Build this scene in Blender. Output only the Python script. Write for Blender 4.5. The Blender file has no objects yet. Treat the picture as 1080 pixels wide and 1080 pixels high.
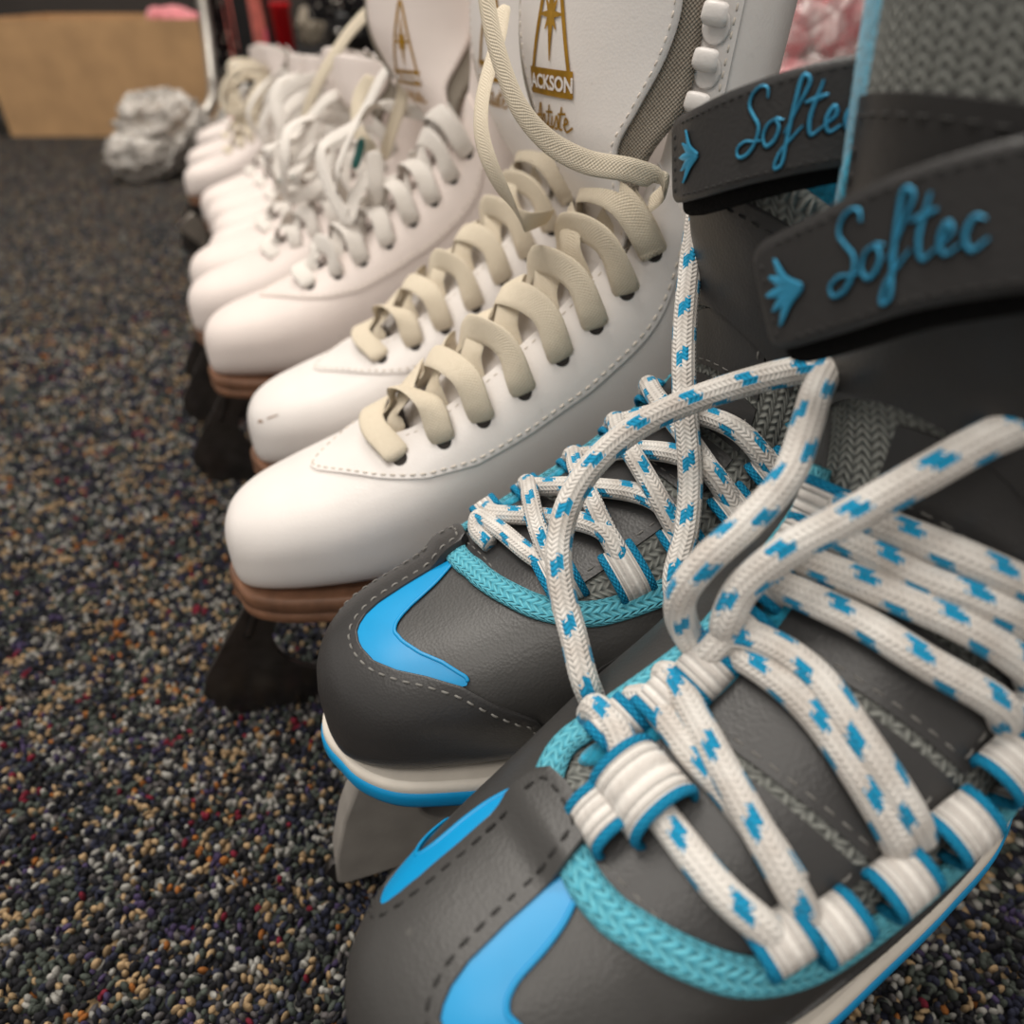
import bpy, bmesh, math, random
import numpy as np
from mathutils import Matrix, Vector

random.seed(7)
rng = np.random.default_rng(11)
PI = math.pi
scn = bpy.context.scene
COL = scn.collection

# ------------------------------------------------------------------ camera
F_PX = 780.0
PITCH = math.radians(35.8)
YAW = math.radians(22.9)
CAM = np.array([0.0, 0.0, 0.307])
c_r = np.array([math.cos(YAW), -math.sin(YAW), 0.0])
c_h = np.array([math.sin(YAW), math.cos(YAW), 0.0])
c_f = c_h * math.cos(PITCH) + np.array([0, 0, -math.sin(PITCH)])
c_u = c_h * math.sin(PITCH) + np.array([0, 0, math.cos(PITCH)])


def make_camera():
    cd = bpy.data.cameras.new('camera')
    cd.sensor_width = 36.0
    cd.sensor_fit = 'HORIZONTAL'
    cd.lens = F_PX / 1080.0 * 36.0
    cd.shift_x = -18.0 / 1080.0
    cd.clip_start = 0.01
    cd.clip_end = 60
    cd.dof.use_dof = True
    cd.dof.focus_distance = 0.262
    cd.dof.aperture_fstop = 6.5
    o = bpy.data.objects.new('camera', cd)
    m = Matrix.Identity(4)
    for i in range(3):
        m[i][0] = c_r[i]
        m[i][1] = c_u[i]
        m[i][2] = -c_f[i]
        m[i][3] = CAM[i]
    o.matrix_world = m
    COL.objects.link(o)
    scn.camera = o


# ------------------------------------------------------------------ maths
def cr(knots, vals, q):
    """Smooth monotone-ish interpolation (cubic Hermite) of vals over knots at q."""
    k = np.asarray(knots, float)
    v = np.asarray(vals, float)
    if v.ndim == 1:
        v = v[:, None]
    d = np.diff(v, axis=0) / np.diff(k)[:, None]
    m = np.zeros_like(v)
    m[1:-1] = (d[:-1] * np.diff(k)[1:, None] + d[1:] * np.diff(k)[:-1, None]) / (k[2:] - k[:-2])[:, None]
    m[0] = d[0]
    m[-1] = d[-1]
    q = np.clip(np.asarray(q, float), k[0], k[-1])
    i = np.clip(np.searchsorted(k, q, side='right') - 1, 0, len(k) - 2)
    h = (k[i + 1] - k[i])
    t = ((q - k[i]) / h)
    t, h = t[..., None], h[..., None]
    out = ((2 * t**3 - 3 * t**2 + 1) * v[i] + (t**3 - 2 * t**2 + t) * h * m[i]
           + (-2 * t**3 + 3 * t**2) * v[i + 1] + (t**3 - t**2) * h * m[i + 1])
    return out[..., 0] if out.shape[-1] == 1 else out


def spline(pts, step=0.0012, nmin=8):
    """Resample a polyline of control points (any dimension, first three in metres)."""
    p = np.asarray(pts, float)
    k = np.concatenate([[0], np.cumsum(np.maximum(np.linalg.norm(np.diff(p[:, :3], axis=0), axis=1), 1e-6) ** 0.6)])
    L = np.sum(np.linalg.norm(np.diff(p[:, :3], axis=0), axis=1))
    n = max(nmin, int(L / step))
    return cr(k, p, np.linspace(0, k[-1], n))


def nrm(a):
    return a / np.maximum(np.linalg.norm(a, axis=-1, keepdims=True), 1e-12)


# ------------------------------------------------------------------ mesh builders
class MB:
    """Collects grids and pieces, then links them as one mesh object."""

    def __init__(self):
        self.v, self.f, self.uv, self.n = [], [], [], 0

    def add(self, verts, faces, uvs=None):
        verts = np.asarray(verts, float).reshape(-1, 3)
        self.v.append(verts)
        for f in faces:
            self.f.append([i + self.n for i in f])
        if uvs is None:
            uvs = verts[:, :2]
        self.uv.append(np.asarray(uvs, float).reshape(-1, 2))
        self.n += len(verts)
        return self

    def grid(self, P, close_u=False, close_v=False, flip=False, caps=False):
        P = np.asarray(P, float)
        N, M = P.shape[:2]
        du = np.linalg.norm(np.diff(P, axis=0), axis=2).mean(axis=1) if N > 1 else np.zeros(0)
        dv = np.linalg.norm(np.diff(P, axis=1), axis=2)
        uu = np.concatenate([[0], np.cumsum(du)])
        vv = np.concatenate([np.zeros((N, 1)), np.cumsum(dv, axis=1)], axis=1)
        vv = vv - vv.mean(axis=1, keepdims=True)
        uv = np.stack([np.repeat(uu[:, None], M, 1), vv], axis=2)
        faces = []
        for i in range(N if close_u else N - 1):
            i2 = (i + 1) % N
            for j in range(M if close_v else M - 1):
                j2 = (j + 1) % M
                q = [i * M + j, i2 * M + j, i2 * M + j2, i * M + j2]
                faces.append(q[::-1] if flip else q)
        if caps:
            a = list(range(M))
            b = [(N - 1) * M + j for j in range(M)]
            faces.append(a if not flip else a[::-1])
            faces.append(b[::-1] if not flip else b)
        return self.add(P.reshape(-1, 3), faces, uv.reshape(-1, 2))

    def build(self, name, mat, parent=None, smooth=True, merge=0.0, sharp=None):
        me = bpy.data.meshes.new(name)
        V = np.concatenate(self.v) if self.v else np.zeros((0, 3))
        me.from_pydata(V.tolist(), [], self.f)
        uvl = me.uv_layers.new(name='UVMap')
        UV = np.concatenate(self.uv)
        li = np.zeros(len(me.loops), dtype=np.int32)
        me.loops.foreach_get('vertex_index', li)
        uvl.data.foreach_set('uv', UV[li].astype(np.float32).ravel())
        if merge > 0:
            bm = bmesh.new()
            bm.from_mesh(me)
            bmesh.ops.remove_doubles(bm, verts=bm.verts, dist=merge)
            bmesh.ops.recalc_face_normals(bm, faces=bm.faces)
            bm.to_mesh(me)
            bm.free()
        if smooth:
            me.polygons.foreach_set('use_smooth', [True] * len(me.polygons))
            if sharp:
                me.set_sharp_from_angle(angle=math.radians(sharp))
        for m in (mat if isinstance(mat, (list, tuple)) else [mat]):
            me.materials.append(m)
        o = bpy.data.objects.new(name, me)
        COL.objects.link(o)
        if parent is not None:
            o.parent = parent
        return o


def frames(P, N0=None):
    """Tangents and normals along a path; N0 is either a hint per point or None (parallel transport)."""
    T = nrm(np.gradient(P, axis=0))
    if N0 is not None:
        N = nrm(N0 - T * np.sum(N0 * T, axis=1, keepdims=True))
        return T, N
    n = np.cross(T[0], [0.3, 0.1, 1.0])
    if np.linalg.norm(n) < 1e-3:
        n = np.cross(T[0], [1, 0, 0])
    out = []
    for t in T:
        n = n - t * np.dot(n, t)
        n = n / max(np.linalg.norm(n), 1e-9)
        out.append(n.copy())
    return T, np.array(out)


def sweep(mb, P, a, b=None, N0=None, segs=14, power=2.0, roll=None, taper=0.0):
    """Sweep an (a wide, b thick) superellipse along P. UV: metres along, 0..1 around."""
    P = np.asarray(P, float)
    b = a if b is None else b
    T, N = frames(P, N0)
    Bn = np.cross(T, N)
    if roll is not None:
        r = np.asarray(roll)[:, None]
        N, Bn = N * np.cos(r) + Bn * np.sin(r), Bn * np.cos(r) - N * np.sin(r)
    th = np.linspace(0, 2 * PI, segs + 1)
    c, s = np.cos(th), np.sin(th)
    cx = np.sign(c) * np.abs(c) ** (2 / power)
    sy = np.sign(s) * np.abs(s) ** (2 / power)
    n = len(P)
    A = np.broadcast_to(np.asarray(a, float), (n,)).copy()
    Bb = np.broadcast_to(np.asarray(b, float), (n,)).copy()
    if taper > 0:
        k = np.minimum(np.arange(n), np.arange(n)[::-1]) / max(1.0, taper)
        e = np.sqrt(1 - (1 - np.clip(k, 0.02, 1)) ** 2)
        A *= e
        Bb *= e
    ring = P[:, None, :] + Bn[:, None, :] * (A[:, None] * cx)[:, :, None] + N[:, None, :] * (Bb[:, None] * sy)[:, :, None]
    L = np.concatenate([[0], np.cumsum(np.linalg.norm(np.diff(P, axis=0), axis=1))])
    uv = np.stack([np.repeat(L[:, None], segs + 1, 1), np.repeat(th[None] / (2 * PI), n, 0)], axis=2)
    M = segs + 1
    faces = []
    for i in range(n - 1):
        for j in range(segs):
            faces.append([i * M + j, i * M + j + 1, (i + 1) * M + j + 1, (i + 1) * M + j])
    faces.append([j for j in range(segs)][::-1])
    faces.append([(n - 1) * M + j for j in range(segs)])
    mb.add(ring.reshape(-1, 3), faces, uv.reshape(-1, 2))
    return mb


def extrude_shape(name, outer, holes, half, mat, parent=None, plane='xz', bevel=0.0006, off=0.0):
    """A flat plate cut from an outline with holes, in the x-z plane of its parent."""
    cu = bpy.data.curves.new(name, 'CURVE')
    cu.dimensions = '2D'
    cu.fill_mode = 'BOTH'
    cu.extrude = half
    cu.bevel_depth = bevel
    cu.bevel_resolution = 1
    for poly in [outer] + list(holes):
        sp = cu.splines.new('POLY')
        sp.points.add(len(poly) - 1)
        for p, (x, z) in zip(sp.points, poly):
            p.co = (x, z, 0, 1)
        sp.use_cyclic_u = True
    tmp = bpy.data.objects.new('tmp', cu)
    COL.objects.link(tmp)
    dg = bpy.context.evaluated_depsgraph_get()
    me = bpy.data.meshes.new_from_object(tmp.evaluated_get(dg))
    COL.objects.unlink(tmp)
    bpy.data.objects.remove(tmp)
    bpy.data.curves.remove(cu)
    for v in me.vertices:
        x, z, y = v.co
        v.co = (x, -y + off, z) if plane == 'xz' else (x, z, y + off)
    me.name = name
    me.materials.clear()
    me.materials.append(mat)
    o = bpy.data.objects.new(name, me)
    COL.objects.link(o)
    if parent is not None:
        o.parent = parent
    return o


def text_mesh(body, size, shear=0.0, bold=0.0):
    cu = bpy.data.curves.new('txt', 'FONT')
    cu.body = body
    cu.size = size
    cu.shear = shear
    cu.offset = bold
    cu.align_x = 'CENTER'
    tmp = bpy.data.objects.new('tmp', cu)
    COL.objects.link(tmp)
    dg = bpy.context.evaluated_depsgraph_get()
    me = bpy.data.meshes.new_from_object(tmp.evaluated_get(dg))
    V = np.array([v.co[:2] for v in me.vertices])
    Fc = [list(p.vertices) for p in me.polygons]
    COL.objects.unlink(tmp)
    bpy.data.objects.remove(tmp)
    bpy.data.curves.remove(cu)
    bpy.data.meshes.remove(me)
    return V, Fc


# ------------------------------------------------------------------ materials
def mat_new(name):
    m = bpy.data.materials.new(name)
    m.use_nodes = True
    nt = m.node_tree
    b = nt.nodes['Principled BSDF']
    return m, nt, b


def node(nt, kind, **kw):
    n = nt.nodes.new(kind)
    for k, v in kw.items():
        if k.startswith('i_'):
            key = k[2:]
            n.inputs[int(key) if key.isdigit() else key.replace('_', ' ')].default_value = v
        else:
            setattr(n, k, v)
    return n


def rgb(r, g, b):
    f = lambda c: ((c / 255 + 0.055) / 1.055) ** 2.4 if c / 255 > 0.04045 else c / 255 / 12.92
    return (f(r), f(g), f(b), 1)


def ramp(nt, stops, interp='LINEAR'):
    r = nt.nodes.new('ShaderNodeValToRGB')
    r.color_ramp.interpolation = interp
    e = r.color_ramp.elements
    while len(e) > 1:
        e.remove(e[-1])
    e[0].position, e[0].color = stops[0]
    for p, c in stops[1:]:
        x = e.new(p)
        x.color = c
    return r


def m_simple(name, col, rough=0.5, metal=0.0, noise=0.0, nscale=60, bump=0.0, bscale=400, spec=0.5, sheen=0.0):
    """A surface with mottled colour and fine grain."""
    m, nt, b = mat_new(name)
    b.inputs['Roughness'].default_value = rough
    b.inputs['Metallic'].default_value = metal
    b.inputs['Specular IOR Level'].default_value = spec
    if sheen:
        b.inputs['Sheen Weight'].default_value = sheen
    tc = node(nt, 'ShaderNodeTexCoord')
    nz = node(nt, 'ShaderNodeTexNoise', i_Scale=nscale, i_Detail=4.0)
    nt.links.new(tc.outputs['Object'], nz.inputs['Vector'])
    lo = tuple(max(0, c * (1 - noise)) for c in col[:3]) + (1,)
    hi = tuple(min(1, c * (1 + noise * 0.6)) for c in col[:3]) + (1,)
    r = ramp(nt, [(0.3, lo), (0.7, hi)])
    nt.links.new(nz.outputs['Fac'], r.inputs['Fac'])
    nt.links.new(r.outputs['Color'], b.inputs['Base Color'])
    if bump:
        n2 = node(nt, 'ShaderNodeTexNoise', i_Scale=bscale, i_Detail=3.0)
        nt.links.new(tc.outputs['Object'], n2.inputs['Vector'])
        bp = node(nt, 'ShaderNodeBump', i_Strength=bump, i_Distance=0.001)
        nt.links.new(n2.outputs['Fac'], bp.inputs['Height'])
        nt.links.new(bp.outputs['Normal'], b.inputs['Normal'])
    return m


def math_n(nt, op, a, b=None, c=None):
    n = nt.nodes.new('ShaderNodeMath')
    n.operation = op
    for i, x in enumerate((a, b, c)):
        if x is None:
            continue
        if isinstance(x, (int, float)):
            n.inputs[i].default_value = x
        else:
            nt.links.new(x, n.inputs[i])
    return n.outputs[0]


def mix_col(nt, fac, a, b):
    n = nt.nodes.new('ShaderNodeMix')
    n.data_type = 'RGBA'
    if isinstance(fac, (int, float)):
        n.inputs[0].default_value = fac
    else:
        nt.links.new(fac, n.inputs[0])
    for i, x in ((6, a), (7, b)):
        if isinstance(x, tuple):
            n.inputs[i].default_value = x
        else:
            nt.links.new(x, n.inputs[i])
    return n.outputs[2]


def m_weave(name, col_a, col_b, fu=900.0, fv=900.0, rough=0.85, strength=0.6, chevron=True, dist=0.0006):
    """A woven or knitted cloth driven by the metric UV of its mesh."""
    m, nt, b = mat_new(name)
    b.inputs['Roughness'].default_value = rough
    b.inputs['Specular IOR Level'].default_value = 0.25
    uv = node(nt, 'ShaderNodeUVMap')
    s = node(nt, 'ShaderNodeSeparateXYZ')
    nt.links.new(uv.outputs['UV'], s.inputs[0])
    U, V = s.outputs[0], s.outputs[1]
    v1 = math_n(nt, 'MULTIPLY', V, fv)
    if chevron:
        tri = math_n(nt, 'PINGPONG', v1, 1.0)
        u1 = math_n(nt, 'ADD', math_n(nt, 'MULTIPLY', U, fu), tri)
        w1 = math_n(nt, 'SINE', math_n(nt, 'MULTIPLY', u1, 2 * PI))
        w2 = math_n(nt, 'SINE', math_n(nt, 'MULTIPLY', v1, PI))
        h = math_n(nt, 'ADD', math_n(nt, 'MULTIPLY', w1, 0.5), math_n(nt, 'MULTIPLY', math_n(nt, 'ABSOLUTE', w2), 0.8))
    else:
        w1 = math_n(nt, 'SINE', math_n(nt, 'MULTIPLY', U, 2 * PI * fu))
        w2 = math_n(nt, 'SINE', math_n(nt, 'MULTIPLY', V, 2 * PI * fv))
        h = math_n(nt, 'MULTIPLY', w1, w2) if fu > 0 else w2
    tc = node(nt, 'ShaderNodeTexCoord')
    nz = node(nt, 'ShaderNodeTexNoise', i_Scale=700.0, i_Detail=3.0)
    nt.links.new(tc.outputs['Object'], nz.inputs['Vector'])
    hh = math_n(nt, 'ADD', h, nz.outputs['Fac'])
    fac = math_n(nt, 'MULTIPLY_ADD', hh, 0.35, 0.2)
    fac = math_n(nt, 'MINIMUM', math_n(nt, 'MAXIMUM', fac, 0.0), 1.0)
    nt.links.new(mix_col(nt, fac, col_a, col_b), b.inputs['Base Color'])
    bp = node(nt, 'ShaderNodeBump', i_Strength=strength, i_Distance=dist)
    nt.links.new(hh, bp.inputs['Height'])
    nt.links.new(bp.outputs['Normal'], b.inputs['Normal'])
    return m


def m_round_lace():
    """White braided round lace with staggered blue flecks."""
    m, nt, b = mat_new('flecked_round_lace')
    b.inputs['Roughness'].default_value = 0.9
    b.inputs['Specular IOR Level'].default_value = 0.2
    b.inputs['Sheen Weight'].default_value = 0.15
    uv = node(nt, 'ShaderNodeUVMap')
    s = node(nt, 'ShaderNodeSeparateXYZ')
    nt.links.new(uv.outputs['UV'], s.inputs[0])
    U, V = s.outputs[0], s.outputs[1]
    # braid: chevron rows around the lace
    v8 = math_n(nt, 'MULTIPLY', V, 14.0)
    tri = math_n(nt, 'PINGPONG', v8, 1.0)
    ub = math_n(nt, 'ADD', math_n(nt, 'MULTIPLY', U, 620.0), math_n(nt, 'MULTIPLY', tri, 0.9))
    w = math_n(nt, 'SINE', math_n(nt, 'MULTIPLY', ub, 2 * PI))
    w2 = math_n(nt, 'ABSOLUTE', math_n(nt, 'SINE', math_n(nt, 'MULTIPLY', v8, PI)))
    h = math_n(nt, 'ADD', math_n(nt, 'MULTIPLY', w, 0.45), w2)
    # flecks
    lane = math_n(nt, 'FLOOR', math_n(nt, 'MULTIPLY', V, 4.0))
    inl = math_n(nt, 'ABSOLUTE', math_n(nt, 'SUBTRACT', math_n(nt, 'FRACT', math_n(nt, 'MULTIPLY', V, 4.0)), 0.5))
    ph = math_n(nt, 'MULTIPLY', lane, 0.5)
    skew = math_n(nt, 'MULTIPLY', w, 0.035)
    jag = math_n(nt, 'MULTIPLY', math_n(nt, 'GREATER_THAN', math_n(nt, 'FRACT', math_n(nt, 'MULTIPLY', V, 4.0)), 0.5), 0.10)
    f = math_n(nt, 'FRACT', math_n(nt, 'ADD', math_n(nt, 'ADD', math_n(nt, 'ADD', math_n(nt, 'MULTIPLY', U, 55.0), ph), skew), jag))
    a = math_n(nt, 'LESS_THAN', f, 0.27)
    c = math_n(nt, 'LESS_THAN', inl, 0.33)
    fl = math_n(nt, 'MULTIPLY', a, c)
    tc = node(nt, 'ShaderNodeTexCoord')
    nz = node(nt, 'ShaderNodeTexNoise', i_Scale=90.0, i_Detail=5.0)
    nt.links.new(tc.outputs['Object'], nz.inputs['Vector'])
    base = ramp(nt, [(0.3, rgb(206, 198, 190)), (0.65, rgb(240, 236, 230))])
    nt.links.new(nz.outputs['Fac'], base.inputs['Fac'])
    shade = math_n(nt, 'MULTIPLY_ADD', h, 0.11, 0.84)
    bc = mix_col(nt, fl, base.outputs['Color'], rgb(28, 150, 196))
    mul = nt.nodes.new('ShaderNodeMix')
    mul.data_type = 'RGBA'
    mul.blend_type = 'MULTIPLY'
    mul.inputs[0].default_value = 1.0
    nt.links.new(bc, mul.inputs[6])
    cmb = node(nt, 'ShaderNodeCombineColor')
    for i in range(3):
        nt.links.new(shade, cmb.inputs[i])
    nt.links.new(cmb.outputs[0], mul.inputs[7])
    nt.links.new(mul.outputs[2], b.inputs['Base Color'])
    bp = node(nt, 'ShaderNodeBump', i_Strength=0.7, i_Distance=0.0004)
    nt.links.new(h, bp.inputs['Height'])
    nt.links.new(bp.outputs['Normal'], b.inputs['Normal'])
    return m


def m_leather(name, col, rough, scuff, bump=0.08, dirt=0.25):
    m, nt, b = mat_new(name)
    tc = node(nt, 'ShaderNodeTexCoord')
    n1 = node(nt, 'ShaderNodeTexNoise', i_Scale=18.0, i_Detail=5.0)
    n2 = node(nt, 'ShaderNodeTexNoise', i_Scale=140.0, i_Detail=6.0)
    n3 = node(nt, 'ShaderNodeTexVoronoi', i_Scale=900.0)
    for n in (n1, n2, n3):
        nt.links.new(tc.outputs['Object'], n.inputs['Vector'])
    r1 = ramp(nt, [(0.35, tuple(c * (1 - dirt * .35) for c in col[:3]) + (1,)), (0.6, col)])
    nt.links.new(n1.outputs['Fac'], r1.inputs['Fac'])
    r2 = ramp(nt, [(0.70, (0, 0, 0, 1)), (0.80, (1, 1, 1, 1))])
    nt.links.new(n2.outputs['Fac'], r2.inputs['Fac'])
    k = math_n(nt, 'MULTIPLY', r2.outputs['Color'], dirt)
    nt.links.new(mix_col(nt, k, r1.outputs['Color'], scuff), b.inputs['Base Color'])
    rr = math_n(nt, 'MULTIPLY_ADD', n1.outputs['Fac'], 0.15, rough - 0.07)
    nt.links.new(rr, b.inputs['Roughness'])
    hh = math_n(nt, 'ADD', n3.outputs['Distance'], math_n(nt, 'MULTIPLY', n2.outputs['Fac'], 1.5))
    bp = node(nt, 'ShaderNodeBump', i_Strength=bump, i_Distance=0.0008)
    nt.links.new(hh, bp.inputs['Height'])
    nt.links.new(bp.outputs['Normal'], b.inputs['Normal'])
    return m


M = {}


def make_materials():
    M['white'] = m_leather('white_leather', rgb(236, 230, 226), 0.36, rgb(150, 138, 126), 0.07, 0.2)
    M['far_white'] = m_leather('soft_white_leather', rgb(238, 226, 220), 0.42, rgb(170, 158, 146), 0.07, 0.15)
    M['sole'] = m_simple('brown_sole', rgb(122, 86, 64), 0.5, 0, 0.35, 90, 0.2)
    M['heel'] = m_simple('dark_brown_heel', rgb(104, 66, 45), 0.5, 0, 0.35, 90, 0.2)
    M['steel'] = m_simple('dark_steel', rgb(96, 92, 90), 0.3, 0.9, 0.3, 60, 0.05)
    M['bright_steel'] = m_simple('bright_steel', rgb(196, 188, 178), 0.3, 0.9, 0.15, 60, 0.05)
    M['cream_lace'] = m_weave('cream_flat_lace', rgb(204, 190, 166), rgb(240, 230, 212), 700, 22, 0.9, 0.4, False)
    M['white_lace'] = m_weave('white_flat_lace', rgb(216, 208, 200), rgb(246, 242, 236), 700, 22, 0.9, 0.4, False)
    M['thread'] = m_simple('white_thread', rgb(222, 212, 200), 0.8, 0, 0.2, 300)
    M['mesh_beige'] = m_weave('beige_mesh_lining', rgb(132, 122, 110), rgb(186, 176, 162), 620, 620, 0.8, 0.8, False)
    M['gold'] = m_simple('gold_print', rgb(186, 140, 42), 0.38, 0.55, 0.25, 200)
    M['hole'] = m_simple('dark_eyelet', rgb(34, 28, 24), 0.8, 0, 0.2, 200)
    M['grey'] = m_leather('charcoal_leather', rgb(63, 62, 61), 0.42, rgb(120, 117, 112), 0.10, 0.3)
    M['grey_dark'] = m_leather('dark_charcoal_leather', rgb(55, 54, 54), 0.4, rgb(90, 88, 86), 0.10, 0.2)
    M['blue'] = m_simple('blue_rubber', rgb(0, 148, 208), 0.4, 0, 0.08, 40, 0.02)
    M['teal_knit'] = m_weave('teal_knit_webbing', rgb(30, 132, 160), rgb(124, 210, 226), 330, 16, 0.85, 1.0)
    M['teal_fleece'] = m_simple('teal_fleece', rgb(44, 156, 188), 0.95, 0, 0.4, 500, 0.9, 900, 0.2, 0.4)
    M['blue_web'] = m_weave('blue_webbing_edge', rgb(8, 118, 164), rgb(36, 168, 212), 500, 8, 0.85, 0.8, False)
    M['white_web'] = m_weave('white_webbing', rgb(206, 200, 194), rgb(246, 242, 236), 0, 18, 0.85, 0.8, False)
    M['grey_mesh'] = m_weave('grey_mesh', rgb(48, 50, 50), rgb(160, 162, 156), 360, 380, 0.8, 1.0)
    M['velcro'] = m_simple('black_hook_tape', rgb(14, 13, 13), 0.95, 0, 0.4, 900, 1.0, 1500, 0.2)
    M['dark_thread'] = m_simple('dark_thread', rgb(42, 41, 40), 0.7, 0, 0.2, 300)
    M['grey_thread'] = m_simple('grey_thread', rgb(120, 118, 114), 0.7, 0, 0.2, 300)
    M['white_rubber'] = m_simple('white_rubber_sole', rgb(226, 218, 206), 0.5, 0, 0.1, 60)
    M['holder'] = m_simple('grey_blade_holder', rgb(150, 145, 139), 0.5, 0.0, 0.15, 60, 0.1)
    M['round_lace'] = m_round_lace()
    M['emblem_blue'] = m_simple('blue_foil', rgb(70, 170, 214), 0.3, 0.4, 0.2, 200)
    M['emblem_black'] = m_simple('black_edge_print', rgb(16, 16, 18), 0.35, 0, 0.2, 200)
    M['dots'] = m_simple('pale_perforation', rgb(176, 172, 168), 0.6, 0, 0.1, 100)


# ------------------------------------------------------------------ parametric boot
class Boot:
    """Boot shape: at every station u a superellipse ring spans the front line T and the sole/back line B.
    th = 0 is the front or top ridge, negative th the side towards -y."""

    def __init__(self, rows, pt, pb, far=1.0):
        self.far = far
        r = np.array(rows, float)
        self.k = np.linspace(0, 1, len(r))
        self.r = r
        self.pt, self.pb = pt, pb

    def S(self, u, th, h=0.0):
        u, th = np.broadcast_arrays(np.asarray(u, float), np.asarray(th, float))
        P = self._s(u, th)
        if np.any(np.asarray(h) != 0):
            P = P + self.N(u, th) * np.asarray(h)[..., None]
        return P

    def _s(self, u, th):
        q = cr(self.k, self.r, u)
        c, s = np.cos(th), np.sin(th)
        pt = np.interp(u, self.k, self.pt)
        pb = np.interp(u, self.k, self.pb)
        p = np.where(c > 0, pt, pb)
        ax = (1 - np.sign(c) * np.abs(c) ** (2 / p)) / 2
        y = np.maximum(q[..., 4], 0.0008) * np.sign(s) * np.abs(s) ** (2 / p)
        y = np.where(y > 0, y * (1 - (1 - self.far) * np.interp(u, [0.0, 0.2, 0.62, 0.8], [0.3, 1.0, 1.0, 0.0])), y)
        x = q[..., 0] + (q[..., 2] - q[..., 0]) * ax
        z = q[..., 1] + (q[..., 3] - q[..., 1]) * ax
        return np.stack([x, y, z], axis=-1)

    def N(self, u, th):
        e = 2e-3
        du = self._s(np.clip(u + e, 0, 1), th) - self._s(np.clip(u - e, 0, 1), th)
        dt = self._s(u, th + 0.04) - self._s(u, th - 0.04)
        n = nrm(np.cross(du, dt))
        c = self._s(u, th * 0 + PI / 2) * [1, 0, 1]
        flip = np.sign(np.sum(n * (self._s(u, th) - c), axis=-1, keepdims=True))
        return n * np.where(flip == 0, 1, flip)


#            T x,   z,     B x,   z,     half width
W_ROWS = [(0.000, 0.033, 0.000, 0.025, 0.001),
          (0.002, 0.043, 0.0015, 0.016, 0.012),
          (0.008, 0.0515, 0.006, 0.012, 0.0225),
          (0.020, 0.0580, 0.018, 0.012, 0.032),
          (0.038, 0.0640, 0.040, 0.012, 0.039),
          (0.064, 0.0725, 0.070, 0.013, 0.0445),
          (0.089, 0.084, 0.102, 0.015, 0.0455),
          (0.118, 0.103, 0.138, 0.022, 0.042),
          (0.148, 0.126, 0.176, 0.036, 0.039),
          (0.176, 0.151, 0.210, 0.046, 0.037),
          (0.196, 0.177, 0.238, 0.052, 0.036),
          (0.205, 0.204, 0.252, 0.085, 0.037),
          (0.209, 0.230, 0.254, 0.150, 0.041),
          (0.211, 0.255, 0.257, 0.205, 0.044),
          (0.213, 0.280, 0.262, 0.262, 0.046)]
W_BOOT = Boot(W_ROWS, [2.5] * 7 + [2.3] * 8, [3.2] * 8 + [2.6] * 3 + [2.1] * 4)

G_ROWS = [(0.000, 0.033, 0.000, 0.024, 0.001),
          (0.002, 0.043, 0.0015, 0.013, 0.012),
          (0.009, 0.0525, 0.006, 0.0095, 0.0235),
          (0.022, 0.059, 0.018, 0.009, 0.034),
          (0.042, 0.065, 0.040, 0.009, 0.042),
          (0.064, 0.072, 0.070, 0.009, 0.048),
          (0.088, 0.083, 0.102, 0.010, 0.0525),
          (0.112, 0.097, 0.136, 0.012, 0.0545),
          (0.135, 0.114, 0.172, 0.015, 0.0545),
          (0.151, 0.134, 0.206, 0.016, 0.050),
          (0.154, 0.157, 0.230, 0.020, 0.044),
          (0.151, 0.179, 0.238, 0.075, 0.043),
          (0.146, 0.200, 0.236, 0.135, 0.044),
          (0.142, 0.222, 0.238, 0.185, 0.045),
          (0.139, 0.242, 0.242, 0.232, 0.046)]
G_BOOT = Boot(G_ROWS, [2.4] * 7 + [2.2] * 8, [3.0] * 5 + [3.4, 4.0, 4.4] + [4.0, 3.2, 2.6] + [2.1] * 4)
GA_BOOT = Boot(G_ROWS, G_BOOT.pt, G_BOOT.pb, 0.84)


def place_empty(name, x, y, z, phi, scale=1.0):
    o = bpy.data.objects.new(name, None)
    o.empty_display_size = 0.03
    COL.objects.link(o)
    o.location = (x, y, z)
    o.rotation_euler = (0, 0, phi)
    o.scale = (scale,) * 3
    return o
#MAIN
FLOOR = -0.05


def path_ut(boot, pts, n=None, h=None, step=0.0006):
    """Smooth curve through (u, th[, h]) control points on a boot: positions and surface normals."""
    p = np.array([tuple(q) + ((0.0,) if len(q) == 2 else ()) for q in pts], float)
    k = np.arange(len(p))
    q = np.linspace(0, len(p) - 1, 60)
    c = cr(k, p, q)
    P = boot.S(c[:, 0], c[:, 1])
    L = np.concatenate([[0], np.cumsum(np.linalg.norm(np.diff(P, axis=0), axis=1))])
    n = n or max(10, int(L[-1] / step))
    qq = np.interp(np.linspace(0, L[-1], n), L, q)
    c = cr(k, p, qq)
    hh = c[:, 2] if h is None else c[:, 2] + h
    return boot.S(c[:, 0], c[:, 1], hh), boot.N(c[:, 0], c[:, 1])


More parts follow.
